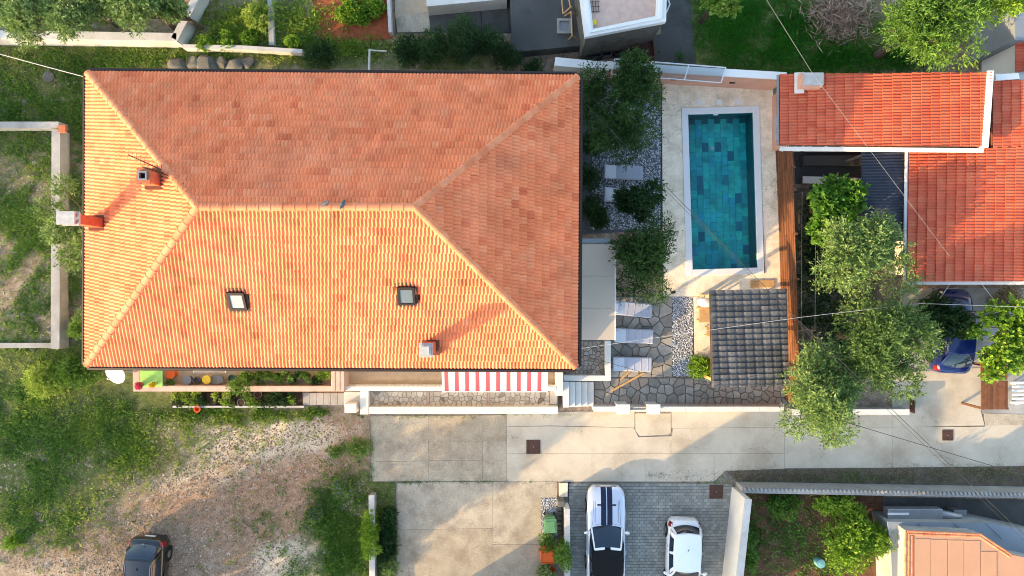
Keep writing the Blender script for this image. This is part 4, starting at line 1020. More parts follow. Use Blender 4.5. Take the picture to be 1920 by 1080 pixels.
POTN = [0]
def potted(px, py, z, r, h, potm, leafm, n, R_, fh, label, cat='potted plant', leaf=.1, flowers=None, group=None, asp=.45):
    POTN[0] += 1
    c = at(px,py,z+h); t = thing('potted_plant', label, cat, (c.x,c.y,z), group=group)
    MB().lathe([(r*.7,0),(r*.95,h*.93),(r*1.06,h*.94),(r*1.06,h),(r*.92,h),(r*.9,h*.9)], (0,0,0), 14).build('pot', potm, t, local=True)
    MB().lathe([(r*.9,h*.86),(r*.88,h*.91)], (0,0,0), 14).build('soil', M['soil'], t, local=True)
    if n: 
        shrub('', '', '', px, py, R_, fh, leafm, n, 6, leaf, asp, 400+POTN[0], gz=z+h*.9, root=t, spray=.14, stems=3, flowers=flowers)
    return t
potted(262,722,TZ+.75,.14,.18,M['pot_clay'],M['fresh'],260,.2,.25,'small pot of pink flowers on the corner of the pink parapet', flowers=(M['flower_pink'],170), leaf=.07)
potted(287,721,zt+.745,.10,.14,M['pot_clay'],M['fresh'],160,.15,.2,'small pot of yellow flowers on the edge of the green table', flowers=(M['flower_yellow'],110), leaf=.07)
potted(318,719,zt,.17,.22,M['pot_dark'],M['olive_pale'],600,.34,.35,'pale variegated plant in front of the orange stool', leaf=.1)
PL = [(462,705,.24,'fresh',1100,.42,'tall leafy plant beside the sage green bucket'),(482,706,.2,'fresh',700,.36,'leafy green plant in the pot group, second from the sage bucket'),(502,702,.22,'grass_dark',500,.3,'plant in a large red clay pot among the terrace pots'),
      (520,707,.18,'fresh',600,.32,'green plant between the red clay pot and the black pots'),(536,697,.17,'grass_dark',260,.2,'sparse plant in a black pot close to the house eave'),(547,712,.2,'grass_dark',320,.22,'low plant in a wide black pot beside the parapet'),
      (560,700,.17,'deep_green',450,.26,'dark green plant in a small pot under the eave'),(574,705,.18,'fresh',700,.32,'bushy green plant near the pink pillar'),(592,712,.2,'deep_green',420,.28,'dark plant in a wide pot against the parapet near the pillar'),
      (606,698,.2,'lime',900,.36,'bright lime plant in the corner by the pink pillar')]
for i, (x,y,r,lm,n,R_,lb) in enumerate(PL):
    potted(x,y,zt,r,.3,M['pot_clay'] if i == 2 else M['pot_dark'],M[lm],n,R_,.45,lb,group='pots on the western terrace')
potted(446,728,TZ+.75,.18,.25,M['pot_dark'],M['fresh'],1500,.5,.5,'trailing leafy plant in a pot hanging over the parapet')
# bed with rows of pots below the terrace
bed = slab('garden_bed', R4(322,735,566,764), -.1, .06, M['soil'], kind='structure', label='narrow planting bed below the terrace parapet')
for i, (a, c) in enumerate((((324,762.5),(570,762.5)),)):
    p0, p1 = at(*a,.15), at(*c,.15); t = MB().box(((p0.x+p1.x)/2,p0.y,.08), (p1.x-p0.x,.09,.2)).build('kerb', M['concrete_pale']); tag(t, 'low pale kerb along the planting bed below the terrace', 'kerb')
lms = ['fresh','grass_mix','deep_green','grass_dark','lime']
rr = random.Random(5); k = 0
SPOT = ['at the dish end', 'below the green table', 'below the orange stool', 'below the blue tub', 'below the yellow stool', 'below the blue basin', 'below the trailing plant', 'below the red clay pot', 'below the black terrace pots', 'below the lime terrace plant', 'nearest the concrete steps', 'at the steps end']
for row, yy in enumerate((741,754)):
    for j in range(12):
        x = 332+j*19+rr.uniform(-4,4)+row*7
        n = rr.choice([0,200,350,600,700]); lm = rr.choice(lms)
        pc = 'grey' if rr.random() < .3 else 'black'
        st = {0:f'empty {pc} pot', 200:f'sparse plant in a {pc} pot', 350:f'small plant in a {pc} pot', 600:f'bushy plant in a {pc} pot', 700:f'thick plant in a {pc} pot'}[n]
        potted(x, yy+rr.uniform(-2,2), .06, rr.uniform(.13,.2), rr.uniform(.22,.3), M['pot_grey'] if pc == 'grey' else M['pot_dark'], M[lm], n, rr.uniform(.22,.34), .35, f'{st} {SPOT[j]}, {"parapet row" if row == 0 else "kerb row"}', group='pots in the bed below the terrace')
lathe_thing('flower_pot', 'orange terracotta pot tipped out in front of the planting bed', 'pot', 372, 766, 0.0, [(.10,0),(.15,.22),(.17,.23),(.17,.26),(.13,.26),(.11,.1),(.01,.1)], M['orange_plastic'])
# ---------------------------------------------------------------- pool, deck, gravel beds, patio
pool = thing('swimming_pool', 'rectangular swimming pool with teal stone tiles and white coping', 'swimming pool', (POOL_C.x, POOL_C.y, 0), POOL_R)
hw, hl = POOL_W/2, POOL_L/2; cw = .32; iw, il = hw-cw, hl-cw
b = MB()
for (x0,y0,x1,y1) in ((-hw,-hl,-iw,hl),(iw,-hl,hw,hl),(-iw,-hl,iw,-il),(-iw,il,iw,hl)): b.rect(x0,y0,x1,y1,.0,.11)
b.build('coping', M['white_clean'], pool, local=True, bevel=.015)
b = MB(); D_ = -1.35
for (x0,y0,x1,y1) in ((-iw-.1,-il-.1,-iw,il+.1),(iw,-il-.1,iw+.1,il+.1),(-iw,-il-.1,iw,-il),(-iw,il,iw,il+.1)): b.rect(x0,y0,x1,y1,D_-.1,-.002)
b.build('basin_wall', M['pool_wall_tile'], pool, local=True)
MB().rect(-iw-.1,-il-.1,iw+.1,il+.1,D_-.2,D_-.1).build('basin_floor', M['pool_wall_tile'], pool, local=True)
nxp, nyp = 10, 16; tw, tl = 2*iw/nxp, 2*il/nyp
tm = MB().prism([(-tw/2+.006,-tl/2+.006),(tw/2-.006,-tl/2+.006),(tw/2-.006,tl/2-.006),(-tw/2+.006,tl/2-.006)], 0, .03).mesh('pool_tile', M['pool_tile'])
for i in range(nxp):
    for j in range(nyp+1):
        y = -il+tl*(j+.5)-(i % 2)*tl*.5
        if y < -il or y > il: continue
        o = bpy.data.objects.new('pool_tile', tm); put(o, pool, True); o.location = (-iw+tw*(i+.5), y, D_-.1+RND.uniform(0,.004))
MB().add([(-iw,-il,-.1),(iw,-il,-.1),(iw,il,-.1),(-iw,il,-.1)], [(0,1,2,3)]).build('water', M['water'], pool, local=True)
MB().lathe([(.11,0),(.11,.03),(.07,.035),(.03,.03)], (-.12, 2.35, D_-.06), 16).build('drain', M['white_clean'], pool, local=True)
MB().box((-.2,il-.02,-.06), (.22,.05,.10)).build('skimmer', M['white_clean'], pool, local=True)
for k, y in enumerate((1.9,-1.6)): MB().lathe([(.07,0),(.07,.02),(.02,.03)], (-hw-.12, y, .06), 12).build('inlet_lid', M['white_clean'], pool, local=True)
# deck around it
DZ = .06
od = [(1241,157),(1449,168),(1466,556),(1243,556)]; idk = [(1277,203.5),(1422.5,199),(1434.5,512.5),(1288,517)]
b = MB()
for i in range(4):
    q = [od[i], od[(i+1)%4], idk[(i+1)%4], idk[i]]; b.prism([tuple(p) for p in pxpoly(q, DZ)], -.05, DZ)
dk = b.build('pool_deck', M['travertine']); dk['kind'] = 'structure'; dk['label'] = 'pale stone deck round the pool'
for i, x in enumerate((1311,1349,1386)):
    q = at(x,191,DZ+.02); t = MB().prism([(q.x-.13,q.y-.13),(q.x+.13,q.y-.13),(q.x+.13,q.y+.13),(q.x-.13,q.y+.13)], DZ, DZ+.02, .06).lathe([(.05,.02),(.03,.03)], (q.x,q.y,DZ), 10).build('skimmer_lid', M['white_clean'])
    tag(t, 'square white skimmer lid set in the deck above the pool, %s' % ['gravel bed end','middle one','red roof end'][i], 'lid', 'white lids in the pool deck')
for i, (a, lb) in enumerate((((1430,532),'pale flat board lying in the sun at the foot of the pool'),)):
    q = at(*a,.12); t = MB().box((q.x,q.y,DZ+.03), (1.2,.36,.05), rz=.03).build('sun_patch', M['wood_pale'], bevel=.01); tag(t, lb, 'sun_patch')  # pale wood box stands in for a patch of sunlight on the deck
# gravel beds
gb = slab('gravel_bed', [(1086,150),(1240,158),(1242,430),(1086,440)], -.05, .02, M['gravel_bed'], kind='structure', label='gravel bed under the olive trees')
pebbles('pebbles', '', '', M['pebble'], [(1110,160,1239,430)], 9500, (.022,.048), .025, 3, parent=gb)
gs = slab('gravel_strip', [(1258,556),(1299,556),(1302,706),(1262,706)], -.05, .045, M['gravel_bed'], kind='structure', label='strip of black and white gravel beside the patio')
pebbles('pebbles', '', '', M['pebble'], [(1261,557,1299,705)], 3300, (.02,.04), .05, 4, parent=gs)
slab('edging', [(1240,157.5),(1241.2,157.5),(1243.2,556),(1242,556)], 0, .075, M['concrete_dark'], gb)
# patio of crazy paving
patio = slab('patio', [(1112,640),(1140,640),(1140,556),(1262,556),(1262,708),(1478,708),(1478,760),(1112,760)], -.05, .03, M['mortar'], kind='structure', label='crazy paved stone patio')
voronoi(patio, [(1141,557,1260,707)], .50, .03, .035, M['flagstone'], 11)
voronoi(patio, [(1114,709,1300,758)], .46, .03, .035, M['flagstone'], 12)
voronoi(patio, [(1302,709,1476,758)], .34, .03, .03, M['flagstone'], 13)
pd = slab('pergola_floor', [(1300,557),(1470,557),(1474,707),(1303,707)], -.05, .05, M['travertine'], kind='structure', label='stone floor under the tiled pergola')

# loungers
def lounger(px, py, rz, label, group):
    c = at(px,py,.35); t = thing('sun_lounger', label, 'sun lounger', (c.x,c.y,.055), rz, group=group)
    b = MB(); b.tube([(-.93,-.33,.24),(.93,-.33,.24)], .022, 6).tube([(-.93,.33,.24),(.93,.33,.24)], .022, 6).tube([(-.93,-.33,.24),(-.93,.33,.24)], .022, 6).tube([(.93,-.33,.24),(.93,.33,.24)], .022, 6)
    b.build('frame', M['metal_white'], t, local=True)
    for x in (-.75,.75):
        for y in (-.32,.32): MB().tube([(x,y,.24),(x,y,0)], .02, 6).build('leg', M['metal_white'], t, local=True)
    b = MB(); b.box((.26,0,.30), (1.36,.66,.09)); b.build('seat_cushion', M['cushion_grey'], t, local=True, bevel=.03)
    m_ = Matrix.Rotation(math.radians(13), 3, 'Y'); b = MB(); b.box((-.70,0,.365), (.60,.66,.09), rot=m_); b.build('back_cushion', M['cushion_white'], t, local=True, bevel=.03)
    MB().box((-.86,0,.455), (.22,.5,.06), rot=m_).build('head_pillow', M['cushion_white'], t, local=True, bevel=.025)
    for k in range(4): MB().tube([(-.28+k*.34,-.335,.35),(-.28+k*.34,.335,.35)], .009, 4).build('seam', M['cushion_grey'], t, local=True)
    for k in range(9): MB().box((-.86+k*.215,0,.245), (.07,.64,.02)).build('slat', M['metal_white'], t, local=True)
    return t
G1, G2 = 'sun loungers on the gravel bed', 'sun loungers on the stone patio'
lounger(1170,323,-.03,'white and grey sun lounger in the open on the gravel bed', G1)
lounger(1170,366,-.05,'sun lounger on the gravel bed half hidden by the small round tree', G1)
lounger(1184,202,-.05,'sun lounger on the gravel bed under the olive trees near the pink wall', G1)
lounger(1187,580,-.10,'sun lounger on the patio nearest the olive tree', G2)
lounger(1189,630,-.04,'middle sun lounger of the three on the patio', G2)
lounger(1186,683,-.02,'sun lounger on the patio nearest the white entrance steps', G2)

# taupe canopy beside the house
cz = 3.0
cn = thing('canopy', 'flat taupe metal canopy over the side door of the big house', 'canopy', (at(1118,548).x, at(1118,548).y, 0))
for k in range(3):
    ya_, yb_ = 458+k*60, 517.3+k*60
    a, c = at(1083,ya_,cz), at(1151.5,yb_,cz); MB().rect(a.x,c.y,c.x,a.y,cz-.04+.002*k,cz+.002*k).build('roof_panel', M['metal_taupe'], cn, bevel=.006)
a, c = at(1083,457,cz), at(1153,638,cz)
MB().rect(c.x-.02,c.y,c.x+.03,a.y,cz-.12,cz+.03).build('gutter', M['white_clean'], cn)
MB().rect(a.x,a.y+.02,at(1145,447,cz).x,at(1145,447,cz).y,cz-.25,cz-.1).build('side_beam', M['roof_blue'], cn)
for yy in (462, 634): 
    q = at(1148,yy,cz); MB().rect(q.x-.05,q.y-.05,q.x+.05,q.y+.05,0,cz-.045).build('post', M['metal_grey'], cn)
# L shaped white wall with stone floor, beside the steps
lw = thing('terrace_wall', 'low white L shaped wall round a stone landing at the house corner', 'wall', (at(1140,680).x, at(1140,680).y, 0))
a, c = at(1135,639,.9), at(1145.5,714,.9); MB().rect(a.x,c.y,c.x,a.y,0,.9).build('side_wall', M['white_paint'], lw, bevel=.01)
a2, c2 = at(1057,704,.9), at(1134.8,714,.9); MB().rect(a2.x,c2.y,c2.x,a2.y,0,.9).build('front_wall', M['white_paint'], lw, bevel=.01)
a3, c3 = at(1060,636,.5), at(1136,706,.5); MB().rect(a3.x,c3.y,c3.x,a3.y,0,.46).build('landing', M['mortar'], lw)
voronoi(lw, [(1062,640,1134,703)], .22, .46, .03, M['flagstone'], 17, gap=.012)

# street wall of the patio: low white wall, pillars, cap
sw = thing('street_wall', 'low white wall with pillars between patio and lane', 'wall', (at(1290,765).x, at(1290,765).y, 0))
for (x0,x1) in ((1113,1157),(1183,1212),(1240,1470)):
    a, c = at(x0,763.5,.75), at(x1,770.5,.75); MB().rect(a.x,c.y,c.x,a.y,0,.70).build('wall', M['white_paint'], sw)
    n_ = max(1, round((c.x-a.x)/1.3))
    for k in range(n_):
        w__ = (c.x-a.x)/n_; MB().rect(a.x+k*w__+.004,c.y-.03,a.x+(k+1)*w__-.004,a.y+.03,.70,.75).build('coping_stone', M['white_paint'], sw, bevel=.008)
for x in (1169,1226):
    a, c = at(x-11,760,1.3), at(x+11,775,1.3); MB().rect(a.x,c.y,c.x,a.y,0,1.2).build('pillar', M['white_paint'], sw); MB().rect(a.x-.05,c.y-.05,c.x+.05,a.y+.05,1.2,1.27).build('pillar_cap', M['white_paint'], sw, bevel=.02)
q0, q1 = at(1184,763,.9), at(1212,763,.9)
gt = thing('garden_gate', 'small grey metal gate between the white pillars of the street wall', 'gate', ((q0.x+q1.x)/2, at(0,763,0).y, 0))
a, c = at(1180,0,1.0).x, at(1215,0,1.0).x; yy = at(0,767,.9).y
gm = MB(); gm.box(((a+c)/2,yy,1.0), (c-a,.05,.06)).box(((a+c)/2,yy,.82), (c-a,.05,.05)); gm.build('rail', M['metal_grey'], gt)
for k in range(9): MB().box((a+(c-a)*(k+.5)/9,yy,.91), (.04,.03,.16)).build('bar', M['metal_grey'], gt)
p = slab('planter_strip', [(1113,757),(1470,757),(1470,763),(1113,763)], .0, .12, M['rose_stone'], kind='structure', label='pinkish stone edge at the foot of the street wall')

# tiled pergola
pz0, pz1 = 2.45, 2.95
pg = thing('pergola', 'open pergola with dark grey tile roof beside the patio', 'pergola', (at(1402,634).x, at(1402,634).y, 0))
A_, B_, C_, D2 = at(1330,546,pz0), at(1474,543,pz0), at(1478,723,pz1), at(1334,726,pz1)
MB().add([D2+Vector((0,0,-.06)),C_+Vector((0,0,-.06)),B_+Vector((0,0,-.06)),A_+Vector((0,0,-.06)),D2+Vector((0,0,-.01)),C_+Vector((0,0,-.01)),B_+Vector((0,0,-.01)),A_+Vector((0,0,-.01))],[(3,2,1,0),(4,5,6,7),(0,1,5,4),(1,2,6,5),(2,3,7,6),(3,0,4,7)])
pr_ = MB().add([v+Vector((0,0,dz)) for dz in (-.06,-.01) for v in (D2,C_,B_,A_)],[(3,2,1,0),(4,5,6,7),(0,1,5,4),(1,2,6,5),(2,3,7,6),(3,0,4,7)]).build('roof', M['wood_dark'], pg)
lay_tiles(pr_, [B_,A_,D2,C_], M['dark_tile'], W=.415, L_=.262, quota=300, rolls=1, amp=.028, seed=9, over=.03, stagger=0, thick=.075, flat=True)
for (x,y) in ((1340,556),(1466,552),(1342,714),(1468,712)):
    q = at(x,y,2.4); MB().rect(q.x-.07,q.y-.07,q.x+.07,q.y+.07,0,2.82 if y > 600 else 2.36).build('post', M['wood_pale'], pg)
for k in range(7):
    f = .05+.9*k/6; a = A_.lerp(B_,f); c = D2.lerp(C_,f); MB().tube([a+Vector((0,0,-.13)), c+Vector((0,0,-.13))], .05, 4).build('rafter', M['wood_pale'], pg)
# furniture poking out from under it
q = at(1318,590,.75); tb = thing('table', 'wooden table partly under the tiled pergola', 'table', (q.x+.3,q.y,.05))
MB().box((0,0,.73), (1.0,.75,.05)).build('table_top', M['wood_pale'], tb, local=True, bevel=.01)
for a in (-.42,.42):
    for b_ in (-.3,.3): MB().box((a,b_,.355), (.07,.07,.70)).build('leg', M['wood_pale'], tb, local=True)
q = at(1327,622,.45); ch = thing('chair', 'wooden chair at the edge of the tiled pergola', 'chair', (q.x+.15,q.y,.05))
MB().box((0,0,.44), (.45,.45,.04)).build('seat', M['wood_pale'], ch, local=True, bevel=.01)
MB().box((.21,0,.7), (.03,.42,.34)).build('backrest', M['wood_pale'], ch, local=True, bevel=.01)
for a in (-.19,.19):
    for b_ in (-.19,.19): MB().box((a,b_,.21), (.04,.04,.42)).build('leg', M['wood_pale'], ch, local=True)
q = at(1318,566,1.0); pb = thing('parasol', 'folded white parasol standing beside the tiled pergola', 'parasol', (q.x+.1,q.y,.05))
MB().lathe([(.25,0),(.25,.06),(.04,.1),(.025,.3)], (0,0,0), 14).build('base', M['concrete_pale'], pb, local=True)
MB().lathe([(.03,.3),(.16,.75),(.30,.95),(.33,1.0),(.16,1.05),(.02,1.08)], (0,0,0), 12, 1.2, .8).build('canopy', M['white_clean'], pb, local=True, smooth=True)
q = at(1262,548,.3); t = thing('spotlight', 'small black garden spotlight at the edge of the pool deck', 'lamp', (q.x,q.y,.06))
MB().tube([(0,0,0),(0,0,.2)], .02, 6).build('stake', M['black'], t, local=True); MB().tube([(-.1,-.02,.22),(.1,.02,.3)], [.06,.075], 10).build('head', M['black'], t, local=True)
# pale strips standing in for the streaks of sunlight on the patio
for i, (a, c, lb) in enumerate((((1148,732),(1208,699),'long pale plank standing in for sunlight on the patio'),((1163,712),(1183,694),'short pale plank standing in for sunlight beside the lounger by the steps'))):
    p0, p1 = at(*a,.1), at(*c,.1); d = p1-p0; t = MB().box((p0+p1)/2+Vector((0,0,.02-.0)), (d.length,.10,.04), rz=math.atan2(d.y,d.x)).build('sun_streak', M['wood_pale'], bevel=.006); tag(t, lb, 'sun_streak')

# slatted fence between pool and neighbour
fz = 2.05
fn = thing('slat_fence', 'tall reddish brown fence of horizontal slats beside the pool', 'fence', (at(1466,500).x, at(1466,500).y, 0))
fy = [283,326,366,444,524,600,672,748]; f0 = at(1457,283,0); f1 = at(1472,748,0)
def fpt(py, z):
    t = (py-283)/(748-283); y = (540-py)/FOC*CAM_H; return Vector((f0.x+(f1.x-f0.x)*t, y, z))
for i in range(len(fy)):
    q = fpt(fy[i], 0); MB().rect(q.x-.04,q.y-.05,q.x+.06,q.y+.05,0,fz+.05).build('post', M['wood_dark'], fn, bevel=.008)
for i in range(len(fy)-1):
    p0, p1 = fpt(fy[i],0), fpt(fy[i+1],0); d = p1-p0; ang = math.atan2(d.y,d.x); m0 = (p0+p1)/2
    for k in range(14):
        z = .12+k*.14; MB().box((m0.x-.06+.01*(k % 2),m0.y,z), (d.length-.015,.022,.105), rz=ang).build('slat', M['wood_fence'], fn)
# boundary wall behind the pool: pink plaster, white cap
def pxwall(parent, pts, h, th, mt, cap=None, capw=.06, z0=0.0):
    """wall along ground pixels; pts on the visible foot line"""
    for i in range(len(pts)-1):
        a, c = at(*pts[i],z0), at(*pts[i+1],z0); d = c-a; n_ = Vector((-d.y,d.x,0)).normalized(); m0 = (a+c)/2+n_*th/2; ang = math.atan2(d.y,d.x)
        MB().box((m0.x,m0.y,z0+h/2), (d.length,th,h), rz=ang).build('wall', mt, parent)
        if cap: MB().box((m0.x,m0.y,z0+h+.035), (d.length+.02,th+capw,.07), rz=ang).build('coping', cap, parent, bevel=.01)
pw_ = thing('garden_wall', 'pink plastered garden wall with white coping behind the pool', 'wall', (at(1340,160).x, at(1340,160).y, 0))
pxwall(pw_, [(1128,150),(1240,158),(1446,170)], 1.85, .30, M['pink_plaster'], M['white_clean'])
for x, y in ((1255,159),(1362,165)):
    q = at(x,y,0); MB().box((q.x,q.y-.02,.75+.2), (.26,.06,.09)).build('wall_lamp', M['black'], pw_)
wn = thing('garden_wall', 'white topped wall end between the big house and the pink wall', 'wall', (at(1080,128).x, at(1080,128).y, 0))
pxwall(wn, [(1036,144),(1132,153)], 1.8, .34, M['white_paint'], M['white_clean'])
# glass screen on top of the wall
gsn = thing('glass_screen', 'row of sloping glass panels with white posts on the garden wall', 'glass screen', (at(1250,140).x, at(1250,140).y, 1.9))
g0, g1 = at(1146,139,1.95), at(1352,155,1.95)
for k in range(4):
    q = g0.lerp(g1, k/3); MB().tube([q, q+Vector((.12,.60,.35))], .03, 6).build('post', M['metal_white'], gsn)
    if k < 3:
        q2 = g0.lerp(g1, (k+1)/3); up = Vector((.12,.60,.35)); e_ = (q2-q)*.02; MB().add([q+e_,q2-e_,q2-e_+up,q+e_+up],[(0,1,2,3)]).build('pane', M['glass_sheet'], gsn)
MB().tube([g0,g1], .025, 6).build('rail', M['metal_white'], gsn)
MB().tube([g0+Vector((.12,.60,.35)),g1+Vector((.12,.60,.35))], .03, 6).build('rail', M['metal_white'], gsn)
# ---------------------------------------------------------------- neighbour with the red roofs
rz0, rz1 = 2.75, 4.1
n1 = thing('house', 'long low pink house with red tiled lean-to roof and white verge', 'house', (at(1655,205).x, at(1655,205).y, 0))
A_, B_, C_, D2 = at(1463,140,rz0), at(1463,272,rz0), at(1846,275,rz1), at(1856,136,rz1)   # west edge is the eave
x0, x1 = at(1447,0,0).x, D2.x-.1; y1_, y0_ = A_.y-.25, B_.y+.25
b = MB()
b.add([(x0,y0_,0),(x1,y0_,0),(x1,y1_,0),(x0,y1_,0),(x0,y0_,rz0-.12),(x1,y0_,rz1-.12),(x1,y1_,rz1-.12),(x0,y1_,rz0-.12)], [(0,1,5,4),(1,2,6,5),(2,3,7,6),(3,0,4,7)])
b.build('wall', M['pink_plaster'], n1)
ov = [v+Vector((0,0,dz)) for dz in (-.10,-.01) for v in (A_,B_,C_,D2)]
rf1 = MB().add(ov, [(3,2,1,0),(4,5,6,7),(0,1,5,4),(1,2,6,5),(2,3,7,6),(3,0,4,7)]).build('roof', M['deck_under'], n1)
lay_tiles(rf1, [A_,B_,C_,D2], M['red_tile'], W=.275, L_=.40, quota=300, seed=21, stagger=0, over=.04, thick=.075, amp=.035)
e0, e1 = C_, D2; MB().add([v+Vector((dx,dy,dz)) for dz in (-.25,.12) for v,dx,dy in ((e0,-.16,-.05),(e0,.10,-.05),(e1,.10,.05),(e1,-.16,.05))], [(3,2,1,0),(4,5,6,7),(0,1,5,4),(1,2,6,5),(2,3,7,6),(3,0,4,7)]).build('verge', M['white_clean'], n1)
MB().tube([A_+Vector((-.08,0,-.05)),B_+Vector((-.08,0,-.05))], .07, 8).build('gutter', M['metal_grey'], n1)
f0_, f1_ = B_+Vector((0,-.06,-.16)), C_+Vector((0,-.06,-.16))
MB().add([f0_,f1_,f1_+Vector((0,-.18,0)),f0_+Vector((0,-.18,0)),f0_+Vector((0,0,.12)),f1_+Vector((0,0,.12)),f1_+Vector((0,-.18,.10)),f0_+Vector((0,-.18,.10))], [(0,1,2,3),(4,7,6,5),(0,4,5,1),(1,5,6,2),(2,6,7,3),(3,7,4,0)]).build('fascia', M['white_paint'], n1)
wall_window(n1, Vector((x0, at(0,235,1.3).y, 1.55)), math.pi, 1.0, 1.1)
wall_window(n1, Vector((at(1560,0,2).x, y0_, 1.5)), -math.pi/2, 1.6, 1.0)
wall_window(n1, Vector((at(1500,0,2).x, y0_, 1.5)), -math.pi/2, .7, 1.0)
fc1 = Face([A_,B_,C_,D2]); q = fc1.hit(1512,157)
chn = MB().box((q.x,q.y,q.z+.15), (.95,.62,.9)).build('chimney', M['pink_plaster'], rf1)
MB().box((q.x+.06,q.y+.03,q.z+.63), (.86,.56,.07)).build('chimney_cap', M['chim_cap'], chn)
MB().box((q.x-.38,q.y,q.z+.13), (.42,.94,.06), rot=Matrix.Rotation(-.14,3,'Y')).build('flashing', M['white_paint'], chn)
# second roof
n2 = thing('house', 'wide house with red tiled roof behind the olive trees and blue car', 'house', (at(1850,400).x, at(1850,400).y, 0))
z0_, z1_ = 2.7, 4.6
A2, B2 = at(1705,284,z0_), at(1697,528,z0_); C2 = at(1995,538,z1_-.5); D3 = at(1995,284,z1_-.5)
C2 = Vector((A2.x+8.5, B2.y, z0_+8.5*.19)); D3 = Vector((A2.x+8.5, A2.y, z0_+8.5*.19))
B2 = Vector((A2.x-.1, B2.y, z0_))
ov = [v+Vector((0,0,dz)) for dz in (-.10,-.01) for v in (A2,B2,C2,D3)]
rf2 = MB().add(ov, [(3,2,1,0),(4,5,6,7),(0,1,5,4),(1,2,6,5),(2,3,7,6),(3,0,4,7)]).build('roof', M['deck_under'], n2)
lay_tiles(rf2, [A2,B2,C2,D3], M['red_tile'], W=.275, L_=.40, quota=280, seed=22, stagger=0, over=.04, thick=.075, amp=.035, prio=lambda q: -q.x)
A3 = Vector((at(1862,0,3.4).x, A2.y+.02, z0_+(at(1862,0,3.4).x-A2.x)*.19)); D4 = Vector((D3.x, A3.y, D3.z)); tpy = at(0,152,3.4).y
A4 = Vector((A3.x, tpy, A3.z)); D5 = Vector((D3.x, tpy, D3.z))
ov = [v+Vector((0,0,dz)) for dz in (-.10,-.01) for v in (A4,A3,D4,D5)]
rf3 = MB().add(ov, [(3,2,1,0),(4,5,6,7),(0,1,5,4),(1,2,6,5),(2,3,7,6),(3,0,4,7)]).build('roof', M['deck_under'], n2)
lay_tiles(rf3, [A4,A3,D4,D5], M['red_tile'], W=.275, L_=.40, quota=0, seed=23, stagger=0, over=.0, amp=.026)
xw, xe, ys_, yn_ = A2.x+.3, D3.x-.3, B2.y+.35, tpy-.3
b = MB(); b.add([(xw,ys_,0),(xe,ys_,0),(xe,yn_,0),(xw,A2.y-.1,0),(xw,ys_,z0_-.1),(xe,ys_,D3.z-.2),(xe,yn_,D3.z-.2),(xw,A2.y-.1,z0_-.1)], [(0,1,5,4),(1,2,6,5),(2,3,7,6),(3,0,4,7)])
b.build('wall', M['cream_plaster'], n2)
MB().tube([A2+Vector((-.10,0,-.04)),B2+Vector((-.10,0,-.04))], .08, 8).build('gutter', M['metal_white'], n2)
sl = (C2-B2).normalized()
MB().add([B2+Vector((0,-.14,-.15)),C2+Vector((0,-.14,-.15)),C2+Vector((0,0,-.15)),B2+Vector((0,0,-.15)),B2+Vector((0,-.14,-.02)),C2+Vector((0,-.14,-.02)),C2+Vector((0,0,-.02)),B2+Vector((0,0,-.02))], [(0,3,2,1),(4,5,6,7),(0,1,5,4),(1,2,6,5),(2,3,7,6),(3,0,4,7)]).build('fascia', M['white_paint'], n2)
wall_window(n2, Vector((at(1830,0,2).x, ys_, 1.4)), -math.pi/2, 1.1, 1.2)
lm = MB().lathe([(.06,0),(.11,.08),(.11,.16),(.02,.2)], (at(1741,526,2.6).x, B2.y-.25, 2.2), 10).build('wall_lamp', M['pot_clay'], n2)
# white parapet piece behind roof 2
t = slab('parapet', [(1866,139),(1910,137),(1912,148),(1868,150)], 0, 3.6, M['white_clean']); tag(t, 'short white parapet block behind the shaded red roof', 'parapet')
# corrugated dark metal roof
cr = thing('lean_to', 'dark blue corrugated metal roof between the two red roofs', 'lean-to roof', (at(1658,370).x, at(1658,370).y, 0))
a, c = at(1618,281,2.3), at(1698,452,2.3); b = MB(); n_ = 30*4; V = []; Fc = []
for i in range(n_+1):
    y = a.y+(c.y-a.y)*i/n_; z = .035*math.sin(i*2*math.pi/4)
    V += [(a.x,y,2.15+z),(c.x,y,2.45+z)]
for i in range(n_): Fc.append((2*i,2*i+2,2*i+3,2*i+1))
o = b.add(V,Fc).build('sheet', M['metal_blue'], cr); q_ = o.modifiers.new('t','SOLIDIFY'); q_.thickness = .01
for (x,y,z) in ((a.x+.1,a.y-.2,2.06),(a.x+.1,c.y+.2,2.06),(c.x-.1,c.y+.2,2.36),(c.x-.1,a.y-.2,2.36)): MB().rect(x-.05,y-.05,x+.05,y+.05,0,z).build('post', M['metal_grey'], cr)
# yard between the fence and that roof
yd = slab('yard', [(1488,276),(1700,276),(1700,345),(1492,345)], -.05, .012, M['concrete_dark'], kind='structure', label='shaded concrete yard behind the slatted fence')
ws = thing('low_wall', 'low pale concrete wall with ledge behind the slatted fence', 'wall', (at(1560,340).x, at(1560,340).y, 0))
pxwall(ws, [(1496,345),(1618,349)], .55, .25, M['concrete_dark'], M['concrete_pale'], .1)
t = MB().box((at(1555,308).x, at(1555,304).y, .25), (3.0,.5,.5)).build('bench_ledge', M['concrete_dark'], bevel=.02); tag(t, 'dark concrete ledge along the pink house wall in the yard', 'ledge')
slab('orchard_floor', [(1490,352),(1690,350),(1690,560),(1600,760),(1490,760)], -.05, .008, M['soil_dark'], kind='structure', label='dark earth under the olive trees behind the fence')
weeds('weeds', 'dark undergrowth below the olive trees behind the fence', 'weeds', M['deep_green'], [(1560,560,70,190,700),(1520,480,25,120,200)], (.08,.25), .35, 10, .2, seed=9, check=False)
